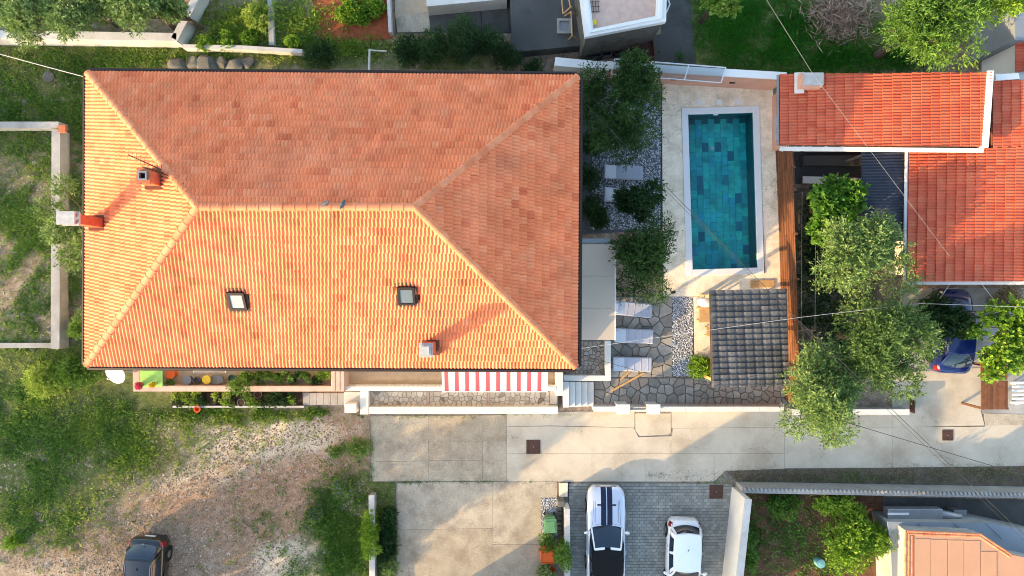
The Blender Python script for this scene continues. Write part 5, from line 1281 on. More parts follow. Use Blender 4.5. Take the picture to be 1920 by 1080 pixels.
for i, x in enumerate((1504,1530)):
    p0 = at(x,360,1.2); p1 = at(x-2,620,1.2); t = thing('wire_trellis', 'thin trellis wire on posts in the dark garden, %s' % ('nearer the slatted fence' if i == 0 else 'nearer the olive trees'), 'trellis', (p0.x,p0.y,0), group='trellis wires behind the fence')
    MB().tube([p0,p1], .008, 4).build('wire', M['cable_pale'], t)
    for q in (p0, (p0+p1)/2, p1): MB().tube([(q.x,q.y,0),(q.x,q.y,1.25)], .02, 6).build('post', M['metal_grey'], t)
# courtyard with blue car
cyd = slab('courtyard', [(1688,540),(1990,540),(1990,776),(1838,776),(1838,692),(1688,700)], -.05, .02, M['concrete'], kind='structure', label='concrete courtyard in front of the wide red roofed house')
sw2 = thing('street_wall', 'low concrete wall under the overhanging olives along the lane', 'wall', (at(1600,765).x, at(1600,765).y, 0))
pxwall(sw2, [(1476,772),(1690,772)], .65, .22, M['concrete_pale'], M['white_paint'])
pxwall(sw2, [(1706,772),(1707,748)], .45, .05, M['rust_iron'])
# wooden gate leaves (slatted, lying open like a deck roof)
gw = thing('wooden_gate', 'reddish brown slatted wooden gate beside the grape arbour', 'gate', (at(1865,730).x, at(1865,730).y, 0))
for k in range(9):
    x = 1841+k*5.6; a, c = at(x,714,1.7), at(x+5.0,768,1.7); MB().rect(a.x,c.y,c.x,a.y,1.62,1.66+.004*(k%2)).build('slat', M['wood_fence'], gw)
for k in range(9):
    x = 1840+k*5.6; a, c = at(x,680,1.75), at(x+5.0,712,1.75); MB().rect(a.x,c.y,c.x,a.y,1.68,1.72+.004*(k%2)).build('slat', M['wood_fence'], gw)
for (x,y) in ((1843,684),(1889,684),(1843,766),(1889,766)): 
    q = at(x,y,1.6); MB().rect(q.x-.05,q.y-.05,q.x+.05,q.y+.05,0,1.615).build('post', M['wood_dark'], gw)
# grape arbour
av = thing('grape_arbour', 'bright green grape vine spreading over an arbour frame', 'vine', (at(1885,630).x, at(1885,630).y, 0))
b = MB()
for (x,y) in ((1850,585),(1916,580),(1860,690),(1920,690)):
    q = at(x,y,2.4); b.tube([(q.x,q.y,0),(q.x,q.y,2.45)], .035, 6)
for k in range(5):
    p0, p1 = at(1846,590+k*24,2.45), at(1935,590+k*24,2.45); b.tube([p0,p1], .025, 5)
b.build('frame', M['metal_grey'], av)
rng = np.random.default_rng(9); cl = []
for k in range(34):
    x = rng.uniform(1846,1940); y = rng.uniform(572,705)
    if x+y*.25 < 1996+rng.uniform(0,20): x += 22
    q = at(x,y,2.6); r_ = rng.uniform(.3,.55); cl.append((q.x,q.y,2.55+rng.uniform(-.15,.3),r_,.22))
foliage('vine_leaves', cl, M['lime'], 6500, .21, .75, 33, .1, av, .25)
shrub('brown_bush', 'brownish withered bush beside the wall of the red roofed house', 'bush', 1896, 556, .8, 1.2, M['grass_dry'], 2500, 8, .14, .4, seed=120)
# white balcony bench
bn = thing('white_bench', 'white slatted bench standing beside the wooden gate', 'bench', (at(1912,740).x, at(1912,740).y, 0))
for k in range(6):
    a, c = at(1900,716+k*7.5,.6), at(1935,720+k*7.5,.6); MB().rect(a.x,c.y,c.x,a.y,.5,.55).build('slat', M['white_clean'], bn)
for (x,y) in ((1903,720),(1903,756)): q = at(x,y,.3); MB().rect(q.x-.04,q.y-.04,q.x+.04,q.y+.04,0,.5).build('leg', M['white_clean'], bn)

# ---------------------------------------------------------------- top: flat roofed building and terraces
fb = thing('flat_roof_house', 'flat roofed stone house with white parapet behind the garden', 'house', (at(1160,30).x, at(1160,30).y, 0))
ztop = 3.2; P4 = [(1085,-40),(1246,-60),(1243,42),(1099,70)]
base4 = [at(x,y,ztop) for x,y in P4]
MB().prism([(p.x,p.y) for p in base4], 0, ztop-.05, 0).build('wall', M['rock'], fb)
cc = sum(base4, Vector())/4
def sh(p, d): v = (cc-p); v.z = 0; return p+v.normalized()*d
for i in range(4):
    a, c = base4[i], base4[(i+1)%4]; a2, c2 = sh(a,.42), sh(c,.42); a1, c1 = sh(a,-.10), sh(c,-.10)
    MB().prism([(a1.x,a1.y),(c1.x,c1.y),(c2.x,c2.y),(a2.x,a2.y)], ztop-.05, ztop+.25).build('parapet', M['white_clean'], fb)
    a3, c3 = sh(a,.12), sh(c,.12); a4, c4 = sh(a,.30), sh(c,.30)
    MB().prism([(a3.x,a3.y),(c3.x,c3.y),(c4.x,c4.y),(a4.x,a4.y)], ztop+.25, ztop+.33).build('coping', M['white_clean'], fb)
MB().prism([tuple(sh(p,.40).to_2d()) for p in base4], ztop-.06, ztop+.08).build('roof_slab', M['rose_stone'], fb)
q = at(1113,44,ztop); MB().lathe([(.12,0),(.14,.05),(.02,.07)], (q.x,q.y,ztop+.08), 12).build('drain_lid', M['yellow_plastic'], fb)
b = MB()
for k in range(4): b.tube([at(1106+k*5,0,ztop+.12), at(1108+k*5,24,ztop+.12)], .012, 4)
for k in range(3): b.tube([at(1104,4+k*9,ztop+.14), at(1124,3+k*9,ztop+.14)], .012, 4)
b.build('wire_rack', M['rust_iron'], fb)
b = MB(); b.tube([at(1250,-10,3.2),at(1256,8,3.2),at(1250,22,3.1),at(1244,32,3.1)], .035, 6); b.build('railing', M['metal_white'], fb)
dt = slab('dark_terrace', [(953,-60),(1090,-60),(1102,84),(961,98)], -.05, .9, M['concrete_dark'], kind='structure', label='dark weathered concrete terrace behind the garden')
t = thing('roof_hatch', 'square concrete hatch frame on the dark weathered terrace', 'hatch', (at(1058,50,.9).x, at(1058,50,.9).y, .9))
for cx, cy, dx, dy in ((-.3,0,.12,.72),(.3,0,.12,.72),(0,-.3,.48,.12),(0,.3,.48,.12)): MB().box((cx,cy,.06), (dx,dy,.14)).build('kerb', M['concrete'], t, local=True)
MB().box((0,0,.02), (.48,.48,.03)).build('lid', M['metal_grey'], t, local=True)
b = thing('timber_frame', 'old timber ladder frame leaning on the flat roofed house', 'timber frame', (at(1072,50,.9).x, at(1072,50,.9).y, .9))
for (p0, p1) in (((1071,22,1.9),(1073,66,1.9)),((1066,74,.95),(1073,66,1.9)),((1073,66,1.9),(1086,76,.95)),((1071,22,1.9),(1058,30,.95)),((1071,22,1.9),(1085,32,.95)),((1053,-5,1.5),(1056,26,1.5)),((1066,-5,1.7),(1070,14,1.7)),((1056,26,1.5),(1071,12,1.9)),((1071,12,1.9),(1080,20,1.0))):
    MB().tube([at(*p0), at(*p1)], .035, 4).build('beam', M['wood_pale'], b)
asp = slab('asphalt_path', [(1240,-60),(1288,-60),(1306,124),(1145,108),(1100,100),(1100,84),(1240,64)], -.05, .014, M['concrete_dark'], kind='structure', label='dark asphalt path beside the flat roofed house')
slab('concrete_steps', [(735,-60),(958,-60),(962,56),(958,62),(742,62)], -.05, .016, M['concrete_dark'], kind='structure', label='weathered concrete yard behind the shrubs')
slab('slab', [(738,-60),(796,-60),(803,20),(742,32)], .016, .06, M['beige_tile'], bpy.data.objects['concrete_steps'])
slab('slab', [(742,33),(803,22),(806,58),(746,60)], .016, .058, M['slab_old'], bpy.data.objects['concrete_steps'])
slab('slab', [(806,20),(900,6),(902,60),(808,60)], .016, .055, M['concrete_dark'], bpy.data.objects['concrete_steps'])
slab('slab', [(903,5),(948,0),(955,60),(905,60)], .016, .05, M['concrete_dark'], bpy.data.objects['concrete_steps'])
t = slab('white_roof', [(797,-60),(952,-60),(950,-2),(800,12)], 0, 1.2, M['white_paint']); tag(t, 'pale flat roof edge at the top of the concrete yard', 'roof')
t = thing('garden_wall', 'thin pale upright wall between red soil bed and concrete yard', 'wall', (at(737,30).x, at(737,30).y, 0)); pxwall(t, [(738,68),(732,-40)], .5, .14, M['concrete_pale'], M['concrete_pale'], .02)
slab('vegetable_plot', [(578,-60),(732,-60),(736,72),(596,84)], -.05, .02, M['red_soil'], kind='structure', label='red soil vegetable plot behind the house')
# things stored behind the white wall
for i, (x,y,w_,d_,h_,mt_,lb) in enumerate([(1115,98,.75,.45,.6,'pot_dark','black crate against the stone wall of the flat roofed house'),(1137,97,.5,.4,.5,'metal_blue','dark blue box between the crates behind the white wall'),(1160,95,.4,.3,.4,'pot_dark','small dark crate behind the white wall'),(1212,92,.75,.8,.9,'rust_iron','large rusty box on the dark asphalt path')]):
    q = at(x,y,h_); t = thing('storage_crate', lb, 'crate', (q.x,q.y,.016), .1)
    b = MB()
    for cx, cy, dx, dy in ((-w_/2,0,.04,d_),(w_/2,0,.04,d_),(0,-d_/2,w_-.04,.04),(0,d_/2,w_-.04,.04)): b.box((cx,cy,h_/2), (dx,dy,h_))
    b.build('body', M[mt_], t, local=True); MB().box((0,0,h_*.6), (w_-.05,d_-.05,.04)).build('contents', M['black_soft'] if i != 3 else M['rust_iron'], t, local=True)
    MB().tube([(-.1,-d_/2-.03,h_*.8),(.1,-d_/2-.03,h_*.8)], .015, 5).build('handle', M['metal_grey'], t, local=True)
# drain pipe behind house
t = MB().tube([at(693,92,.6),at(692,140,.6),at(692,150,.2)], .05, 8).tube([at(693,94,.6),at(725,96,.6)], .035, 8).build('drain_pipe', M['cable_pale']); tag(t, 'pale pipe running to the back wall of the house', 'pipe')
# grey path and building at right top
slab('grey_path', [(1856,60),(1880,-60),(1925,-60),(1925,140),(1868,140)], -.05, .012, M['concrete'], kind='structure', label='grey path beside the far garden')
t = thing('white_house', 'edge of a white building with red tiled eave beside the grey path', 'house', (at(1925,60).x, at(1925,60).y, 0))
a, c = at(1903,-60,3), at(1990,75,3); MB().rect(a.x,c.y,c.x,a.y,0,3).build('flat_roof', M['roof_blue'], t)
a, c = at(1903,76,2.6), at(1990,148,2.6); MB().rect(a.x+.2,c.y,c.x,a.y,0,2.5).build('wall', M['white_clean'], t)
tm2 = tile_mesh(.275,.4,M['red_tile'])
for k in range(6):
    for q in range(2):
        p = at(1904,104,2.6); o = bpy.data.objects.new('tile', tm2); o.matrix_basis = Matrix.Translation((p.x+q*.4, p.y+.9-k*.275, 2.55+.1*q)) @ Matrix.Rotation(-math.pi/2,4,'Z') @ Matrix.Rotation(.2,4,'X'); put(o, t)
# ---------------------------------------------------------------- left: concrete garden walls
lw1 = thing('garden_wall', 'broad pale concrete retaining wall in front of the olive row', 'wall', (at(170,75).x, at(170,75).y, 0))
pxwall(lw1, [(-80,84),(170,87),(348,90)], .9, .40, M['concrete_pale'], M['concrete_pale'], .0)
pxwall(lw1, [(350,89),(396,0),(420,-60)], .9, .35, M['concrete_pale'], M['concrete_pale'], .0)
lw2 = thing('garden_wall', 'thin low concrete wall continuing from the retaining wall corner', 'wall', (at(460,98).x, at(460,98).y, 0))
pxwall(lw2, [(352,97),(460,99),(572,106)], .5, .20, M['concrete_pale'])
lw3 = thing('garden_wall', 'weathered concrete wall enclosing the weedy plot west of the house', 'wall', (at(120,440).x, at(120,440).y, 0))
pxwall(lw3, [(-80,246),(128,246)], .75, .30, M['concrete'])
pxwall(lw3, [(129.5,652),(131,250)], .75, .42, M['concrete'])
pxwall(lw3, [(-80,652),(108,652)], .18, .25, M['concrete'])
q = at(113,240,1.0); MB().rect(q.x-.17,q.y-.17,q.x+.17,q.y+.17,.75,.9).build('terracotta_block', M['pot_clay'], lw3)
lw4 = thing('garden_wall', 'narrow grey wall crossing the weedy beds behind the house', 'wall', (at(515,50).x, at(515,50).y, 0))
pxwall(lw4, [(518,88),(513,-60)], .35, .25, M['concrete'])
# rocks
rr = random.Random(4)
def rock(px, py, r, label, grp=None, seed=0, flat=.55, sx=1.3):
    bm = bmesh.new(); bmesh.ops.create_icosphere(bm, subdivisions=3, radius=r); q = random.Random(seed)
    dirs = [(Vector((q.gauss(0,1),q.gauss(0,1),q.gauss(0,1))).normalized(), q.uniform(.55,.95)) for _ in range(11)]
    for v in bm.verts:
        for d, l in dirs:
            e = v.co.dot(d)-r*l
            if e > 0: v.co -= d*e
        v.co.x *= sx; v.co.z *= flat
    me = bpy.data.meshes.new('rock'); bm.to_mesh(me); bm.free(); me.materials.append(M['rock'])
    c = at(px,py,.1); o = bpy.data.objects.new('rock', me); COL.objects.link(o); o.location = (c.x,c.y,r*flat*.35); o.rotation_euler = (0,0,q.uniform(-.5,.5)); tag(o, label, 'rock', grp)
for i, (x,y,r,lb) in enumerate([(334,122,.42,'rounded grey boulder at the end of the row behind the house'),(362,118,.36,'small grey boulder second in the row behind the house'),(388,122,.5,'broad grey boulder in the middle of the row behind the house'),(416,118,.36,'dark grey boulder beside the broad one behind the house'),(440,122,.44,'pale topped boulder near the end of the row'),(462,116,.34,'small boulder by the thin garden wall behind the house')]):
    rock(x,y,r,lb,'boulders behind the house',i+3)
for i, (x,y,r,lb) in enumerate([(90,143,.28,'pale rock lying alone in the weeds near the wire'),(46,192,.18,'small pale rock among the weeds of the west plot'),(60,655,.16,'little pale rock beside the low wall end'),(40,590,.15,'small pale stone inside the walled weedy plot'),(92,620,.2,'rounded pale stone near the low wall corner')]):
    rock(x,y,r,lb,'loose rocks on the west plot',i+40,.5,1.1)

# ---------------------------------------------------------------- bottom right: walled garden and low buildings
gwl = thing('garden_wall', 'white plastered wall between the driveway and the walled garden', 'wall', (at(1368,1000).x, at(1368,1000).y, 0))
a0, a1 = at(1372,912,0), at(1346,1150,0); d = (a1-a0).normalized(); n_ = Vector((-d.y,d.x,0))
for nm, mt_, z0q, z1q, o0, o1 in (('wall','white_paint',0,2.0,0,.26),('coping','concrete_pale',2.0,2.07,-.03,.30)):
    MB().prism([tuple((p+n_*o).to_2d()) for p, o in ((a0,o0),(a1,o0),(a1,o1),(a0,o1))], z0q, z1q).build(nm, M[mt_], gwl)
swl = thing('street_wall', 'grey street wall with a row of small blocks for a toothed shadow along the verge', 'wall', (at(1650,915).x, at(1650,915).y, 0))
b0, b1 = at(1379,913,0), at(2040,925,0); d = (b1-b0).normalized(); n_ = Vector((-d.y,d.x,0))
MB().prism([tuple((p+n_*o).to_2d()) for p, o in ((b0,0),(b1,0),(b1,.28),(b0,.28))][::-1], 0, 1.05).build('wall', M['concrete'], swl)
L_ = (b1-b0).length; st_me = MB().box((0,0,.05), (.10,.16,.1)).mesh('shadow_tooth', M['concrete'])  # small blocks give the toothed shadow on the wall top a shape
for k in range(int(L_/.2)):
    o = bpy.data.objects.new('shadow_tooth', st_me); p = b0+d*(.1+k*.2)+n_*.19; o.matrix_basis = Matrix.Translation((p.x,p.y,1.05)) @ Matrix.Rotation(math.atan2(d.y,d.x)+.5,4,'Z'); put(o, swl)
slab('garden_soil', [(1398,925),(1655,928),(1660,1150),(1370,1150)], -.05, .01, mat('garden_earth', (.15,.07,.038), .98, .35, 2.5, .5, 25, stain=(.06,.05,.022), stain_amt=.8, stain_scale=1.2, fine=.3), kind='structure', label='brown soil of the walled garden')
weeds('weeds', 'reddish dry leaf litter on the soil of the walled garden', 'leaf litter', M['grass_dry'], [(1480,1000,80,80,450)], (.04,.1), .4, 8, .2, seed=12, check=False, up=.15)
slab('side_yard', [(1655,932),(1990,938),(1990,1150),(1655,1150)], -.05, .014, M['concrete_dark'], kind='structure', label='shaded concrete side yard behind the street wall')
# low shed roof + orange roof
sd = thing('flat_shed', 'shed with light blue flat metal roof behind the street wall', 'shed', (at(1740,990).x, at(1740,990).y, 0))
zs = 1.9; P = [at(x,y,zs) for x,y in ((1664,978),(1860,981),(1990,1010),(1990,1150),(1676,1150),(1670,1020))]
MB().prism([tuple(p.to_2d()) for p in P], zs-.06, zs).build('roof', M['roof_blue'], sd)
MB().prism([tuple((p+(sum(P,Vector())/6-p)*.06).to_2d()) for p in P], 0, zs-.07).build('wall', M['concrete'], sd)
for x in (1722,1790,1850):
    p0, p1 = at(x,981,zs+.03), at(x+30,1010,zs+.03); MB().tube([p0,p1], .025, 5).build('seam', M['roof_blue'], sd)
oh = thing('orange_house', 'house with flat pale orange roof and ridged tile border', 'house', (at(1790,1040).x, at(1790,1040).y, 0))
zo = 2.9; P = [at(x,y,zo) for x,y in ((1699,995),(1838,1001),(1896,1040),(1990,1060),(1990,1150),(1697,1150))]
MB().prism([tuple(p.to_2d()) for p in P], zo-.5, zo-.08).build('wall', M['concrete'], oh)
MB().prism([tuple((p+(sum(P,Vector())/6-p)*.05).to_2d()) for p in P], 0, zo-.5).build('lower_wall', M['concrete'], oh)
MB().prism([tuple(p.to_2d()) for p in P], zo-.08, zo).build('roof', M['roof_panel'], oh)
for k in range(5):
    x = 1716+k*31; x2 = x+29; ytop = 1011 if x < 1830 else 1030
    a, c = at(x,ytop+(k*1.2),zo+.03), at(x2,1150,zo+.03); MB().rect(a.x,c.y,c.x,a.y,zo,zo+.02).build('roof_panel', M['roof_panel'], oh)
for (p0,p1) in (((1700,996),(1838,1002)),((1838,1002),(1896,1040)),((1698,997),(1697,1150)),((1703,1001),(1836,1006)),((1704,1001),(1703,1150)),((1710,1004),(1709,1150)),((1836,1006),(1892,1043))):
    a, c = at(*p0,zo), at(*p1,zo); ridge_line(oh, a, c, M['clay_ridge'], r=.055, ln=.34, lift=.035)
# ducts / air conditioning clutter in the side yard
du = thing('metal_duct', 'pale metal duct with box lying behind the street wall', 'duct', (at(1710,963).x, at(1710,963).y, 0))
p0, p1 = at(1660,962,.9), at(1762,962,.9)
MB().box((p0+p1)/2, ((p1-p0).length,.55,.5)).build('casing', M['metal_grey'], du, bevel=.03)
MB().box((at(1685,963,1.2).x,at(1685,964,1.2).y,1.17), (1.0,.1,.06)).build('trim', M['white_clean'], du)
MB().tube([p1+Vector((-.3,.0,0)), p1+Vector((.5,-.12,.0)), p1+Vector((1.0,-.15,0))], [.26,.2,.16], 10).build('pipe', M['metal_grey'], du, smooth=True)
for k in range(4): MB().box((p0.x+.5+k*.6,p0.y-.1,.33), (.08,.3,.64)).build('support', M['metal_grey'], du)
q = at(1800,966,.6); t = thing('storage_crate', 'grey plastic crate at the end of the metal duct', 'crate', (q.x,q.y,.014)); MB().box((0,0,.3), (.6,.5,.6)).build('body', M['grey_plastic'], t, local=True, bevel=.04); MB().box((0,0,.61), (.64,.54,.04)).build('lid', M['pot_grey'], t, local=True, bevel=.01)
q = at(1540,1058,.5); t = thing('water_barrel', 'round teal barrel lid half hidden under the lime shrub', 'barrel', (q.x,q.y,.01)); MB().lathe([(.2,0),(.22,.25),(.2,.4),(.22,.41),(.22,.45),(.02,.47)], (0,0,0), 16).build('body', M['teal_plastic'], t, local=True)

# low wall with ivy on the plot; low wall, bins beside driveway
t = thing('plot_wall', 'low grey wall overgrown with ivy at the edge of the slabs', 'wall', (at(703,1000).x, at(703,1000).y, 0)); pxwall(t, [(708,1150),(706,922)], .55, .26, M['concrete'], M['concrete_pale'], .02)
dw = thing('driveway_wall', 'low wall with white face between the bins and the driveway', 'wall', (at(1055,990).x, at(1055,990).y, 0))
pxwall(dw, [(1066,1150),(1065,942)], 1.0, .24, M['white_paint'], M['concrete_pale'], .02)
pxwall(dw, [(1064,930),(1064,905)], .12, .42, M['travertine'])
MB().box((at(1050,936).x,at(1050,936).y,.4),(.34,.30,.8)).build('stone_pier', M['rock'], dw, bevel=.03)
for k in range(7):
    rr2 = random.Random(k); p = at(1049+rr2.uniform(-1,1),945+k*9,.2); MB().box((p.x,p.y,.12+.02*(k%2)), (.24,.2,.24), rz=rr2.uniform(-.3,.3)).build('edging_stone', M['rock'], dw, bevel=.04)
gp = slab('gravel_patch', R4(1015,934,1046,1010), -.05, .045, M['gravel_bed'], kind='structure', label='small square of gravel by the driveway wall')
pebbles('pebbles', '', '', M['pebble'], [(1016,935,1045,1008)], 1300, (.02,.04), .05, 8, parent=gp)
q = at(1032,986,1.05); bn_ = thing('wheelie_bin', 'green wheeled rubbish bin on the gravel patch', 'bin', (q.x,q.y,.05), .03)
MB().add([(x*.26*s_,y*.30*s_,z) for z,s_ in ((.06,.85),(.92,1.0)) for x,y in ((-1,-1),(1,-1),(1,1),(-1,1))], [(3,2,1,0),(4,5,6,7),(0,1,5,4),(1,2,6,5),(2,3,7,6),(3,0,4,7)]).build('body', M['green_bin'], bn_, local=True)
MB().box((0,-.02,.955), (.60,.68,.05)).box((0,-.02,.985), (.44,.48,.03)).build('lid', M['green_bin'], bn_, local=True, bevel=.015)
MB().tube([(-.24,.37,.93),(.24,.37,.93)], .022, 6).build('handle', M['green_bin'], bn_, local=True)
for s_ in (-.22,.22): MB().tube([(s_-.03,.3,.09),(s_+.03,.3,.09)], .09, 12).build('wheel', M['tyre'], bn_, local=True)
q = at(1027,1045,.75); ob = thing('orange_planter', 'square orange plastic planter box beside the driveway shrubs', 'planter', (q.x,q.y,.04), .0)
b = MB()
for cx, cy, dx, dy in ((-.31,0,.04,.6),(.31,0,.04,.6),(0,-.29,.58,.04),(0,.29,.58,.04)): b.box((cx,cy,.35), (dx,dy,.7))
b.build('body', M['orange_plastic'], ob, local=True, bevel=.01); MB().box((0,0,.64), (.58,.54,.05)).build('lid', M['orange_plastic'], ob, local=True, bevel=.02)
lathe_thing('flower_pot', 'round black empty pot next to the orange planter', 'pot', 1021, 1064, .04, ring(.17,.3), M['pot_dark'])
lathe_thing('flower_pot', 'small orange pot behind the black pot at the driveway', 'pot', 1035, 1066, .04, ring(.14,.28), M['orange_plastic'])
potted(1027,1018,.04,.22,.4,M['pot_clay'],M['fresh'],1600,.48,.6,'leafy potted plant between the green bin and the orange planter')
# ---------------------------------------------------------------- cars
def smooth_interp(y, ctrl):
    a = np.array(ctrl, float); yy = np.linspace(a[0,0], a[-1,0], 400); out = []
    for k in range(1, a.shape[1]):
        v = np.interp(yy, a[:,0], a[:,k]); n = 17; pad = np.concatenate([2*v[0]-v[n:0:-1], v, 2*v[-1]-v[-2:-n-2:-1]]); g = np.hanning(2*n+1); g /= g.sum()
        v2 = np.convolve(pad, g, 'same')[n:-n]; out.append(np.interp(y, yy, v2))
    return np.stack(out, -1)

def make_car(name, label, loc, rz, spec):
    t = thing(name, label, 'car', loc, rz)
    L_ = spec['L']; paint = M[spec['paint']]; ctrl = spec['ctrl']       # (y, halfwidth, z shoulder, z centre)
    ys_ = np.concatenate([np.linspace(-L_/2, -L_/2+.3, 8), np.linspace(-L_/2+.38, L_/2-.38, 36), np.linspace(L_/2-.3, L_/2, 8)])
    st = smooth_interp(ys_, ctrl)
    ss = np.array([0,.15,.3,.45,.58,.68,.76,.83,.88,.93,.97,1.0])
    def prof(w_, zs, zc):
        xs_ = np.array([0,.17,.34,.51,.66,.79,.89,.955,.985,1.0,.99,.93])*w_
        dz = zc-zs; zz = np.array([zc, zc-.02*dz, zc-.08*dz, zc-.2*dz, zc-.36*dz, zc-.62*dz, zs, zs-.05, zs-.13, min(zs-.25,.52), .30, .17]); return xs_, zz
    V = []; k = len(ss)
    for y, (w_, zs, zc) in zip(ys_, st):
        xs_, zz = prof(w_, zs, zc)
        f = 1.0
        V += [(-x, y, z) for x, z in zip(xs_[::-1], zz[::-1])]+[(x, y, z) for x, z in zip(xs_[1:], zz[1:])]
    m_ = 2*k-1; Fc = []
    for i in range(len(ys_)-1):
        for j in range(m_-1): Fc.append((i*m_+j, i*m_+j+1, (i+1)*m_+j+1, (i+1)*m_+j))
        Fc.append((i*m_+m_-1, i*m_, (i+1)*m_, (i+1)*m_+m_-1))
    Fc.append(tuple(range(m_-1,-1,-1))); e = (len(ys_)-1)*m_; Fc.append(tuple(e+j for j in range(m_)))
    body = MB().add(V, Fc).build('body', paint, t, smooth=True, local=True)
    es = body.modifiers.new('e','EDGE_SPLIT'); es.split_angle = math.radians(50)
    def surf(x, y):
        w_, zs, zc = smooth_interp(np.array([y]), ctrl)[0]; xs_, zz = prof(w_, zs, zc); return float(np.interp(abs(x), xs_[:7], zz[:7]))
    def strip(nm, x0, x1, y0, y1, mt, lift=.008, parent=body, taper=0):
        n = 14; V = []; 
        for i in range(n+1):
            y = y0+(y1-y0)*i/n
            for x in np.linspace(x0, x1, 4): V.append((x, y, surf(x, y)+lift))
        return MB().add(V, [(i*4+j, i*4+j+1, (i+1)*4+j+1, (i+1)*4+j) for i in range(n) for j in range(3)]).build(nm, mt, parent, smooth=True, local=True)
    # greenhouse
    g = spec['gh']; yb, yr, yf, yw = g['rb'], g['rr'], g['fr'], g['fb']; wb, wr, zb, zr = g['wb'], g['wr'], g['zb'], g['zr']; cb, cf, crf = g.get('cb',.12), g.get('cf',.22), g.get('crf',.08)
    def front(s, u):
        a = Vector((wb*(2*s-1), yw-cf*(2*s-1)**2, zb)); b_ = Vector((wr*(2*s-1), yf-crf*(2*s-1)**2, zr)); p = a.lerp(b_, u); p.z += .05*math.sin(math.pi*u); return p
    def rear(s, u):
        a = Vector((wb*(1-2*s), yb+cb*(2*s-1)**2, zb)); b_ = Vector((wr*(1-2*s), yr+crf*(2*s-1)**2, zr)); p = a.lerp(b_, u); p.z += .05*math.sin(math.pi*u); return p
    def side(sg_):
        def f(s, u):
            ya_, yc_ = yb+cb, yw-cf; yr_, yf_ = yr+crf, yf-crf
            a = Vector((sg_*wb, ya_+(yc_-ya_)*s, zb)); b_ = Vector((sg_*wr, yr_+(yf_-yr_)*s, zr)); p = a.lerp(b_, u); p.x += sg_*.05*math.sin(math.pi*u)+sg_*.03*math.sin(math.pi*s); return p
        return f
    def patch(fn, s0, s1, u0, u1, off=0.0, n=8, mcount=5, tp=0.0):
        V = []; 
        for i in range(n+1):
            for j in range(mcount+1):
                u = u0+(u1-u0)*j/mcount; q = tp*u
                s_ = (s0+q)+(s1-q-s0-q)*i/n
                p = fn(s_, u); e_ = 1e-3; nn = (fn(min(1,s_+e_),u)-fn(max(0,s_-e_),u)).cross(fn(s_,min(1,u+e_))-fn(s_,max(0,u-e_))).normalized()
                c_ = Vector((0,(yb+yw)/2,zb)); 
                if nn.dot(p-c_) < 0: nn = -nn
                V.append(p+nn*off)
        return V, [(i*(mcount+1)+j, (i+1)*(mcount+1)+j, (i+1)*(mcount+1)+j+1, i*(mcount+1)+j+1) for i in range(n) for j in range(mcount)]
    sh_ = MB()
    for fn in (front, rear, side(1), side(-1)): sh_.add(*patch(fn, 0, 1, 0, 1))
    cab = sh_.build('cabin', M[spec.get('pillar', spec['paint'])], t, smooth=True, local=True)
    # roof skin
    V = []; n = 12; mm = 10
    for i in range(n+1):
        for j in range(mm+1):
            s_ = j/mm; a = rear(1-s_, 1); b_ = front(s_, 1); p = a.lerp(b_, i/n); q = 1-(2*s_-1)**2; p.z = zr+.055*q*(.6+.4*math.sin(math.pi*i/n)); p.x += (2*s_-1)*.03*math.sin(math.pi*i/n); V.append(p)
    roof_o = MB().add(V, [(i*(mm+1)+j, i*(mm+1)+j+1, (i+1)*(mm+1)+j+1, (i+1)*(mm+1)+j) for i in range(n) for j in range(mm)]).build('roof', M[spec.get('roof', spec['paint'])], t, smooth=True, local=True)
    MB().add(*patch(front, .07, .93, .05, .93, .012, tp=.0)).build('windscreen', M['glass_dark'], t, smooth=True, local=True)
    MB().add(*patch(rear, .08, .92, .10, .92, .012)).build('rear_window', M['glass_dark' if not spec.get('rear_soft') else 'black_soft'], t, smooth=True, local=True)
    for sg_ in (1, -1):
        MB().add(*patch(side(sg_), .10, .50, .10, .90, .012, tp=.03)).build('side_window', M['glass_dark'], t, smooth=True, local=True)
        MB().add(*patch(side(sg_), .53, .92, .10, .90, .012, tp=.03)).build('side_window', M['glass_dark'], t, smooth=True, local=True)
    # wheels
    wz = spec.get('wr', .33); W_ = max(c[1] for c in ctrl)
    for yy in spec['axles']:
        for sg_ in (1, -1):
            x = sg_*(W_-.10)
            arch = MB().tube([(x-sg_*.05,yy,wz+.02),(x+sg_*.096,yy,wz+.02)], wz+.06, 22).build('wheel_arch', M['black'], t, local=True)
            wl_ = MB().tube([(x-.09,yy,wz),(x-.075,yy,wz),(x+.075,yy,wz),(x+.105 if sg_ > 0 else x+.09,yy,wz)] if sg_ > 0 else [(x-.105,yy,wz),(x-.075,yy,wz),(x+.075,yy,wz),(x+.09,yy,wz)], [wz-.03,wz,wz,wz-.03], 22).build('wheel', M['tyre'], t, local=True)
            r_ = MB().tube([(x+sg_*.09,yy,wz),(x+sg_*.112,yy,wz)], [wz*.62,wz*.5], 14); r_.build('rim', M['rim'], wl_, local=True)
    # mirrors
    my = yw-cf-.12
    for sg_ in (1, -1):
        b = MB(); x = sg_*(wb+.10); b.tube([(sg_*(wb-.02),my,zb+.05),(x+sg_*.02,my-.02,zb+.10)], .03, 6)
        b.tube([(x-sg_*.02,my-.02,zb+.12),(x+sg_*.08,my-.03,zb+.13),(x+sg_*.20,my-.06,zb+.12)], [.06,.085,.05], 8); b.build('mirror', M[spec['paint']], t, smooth=True, local=True)
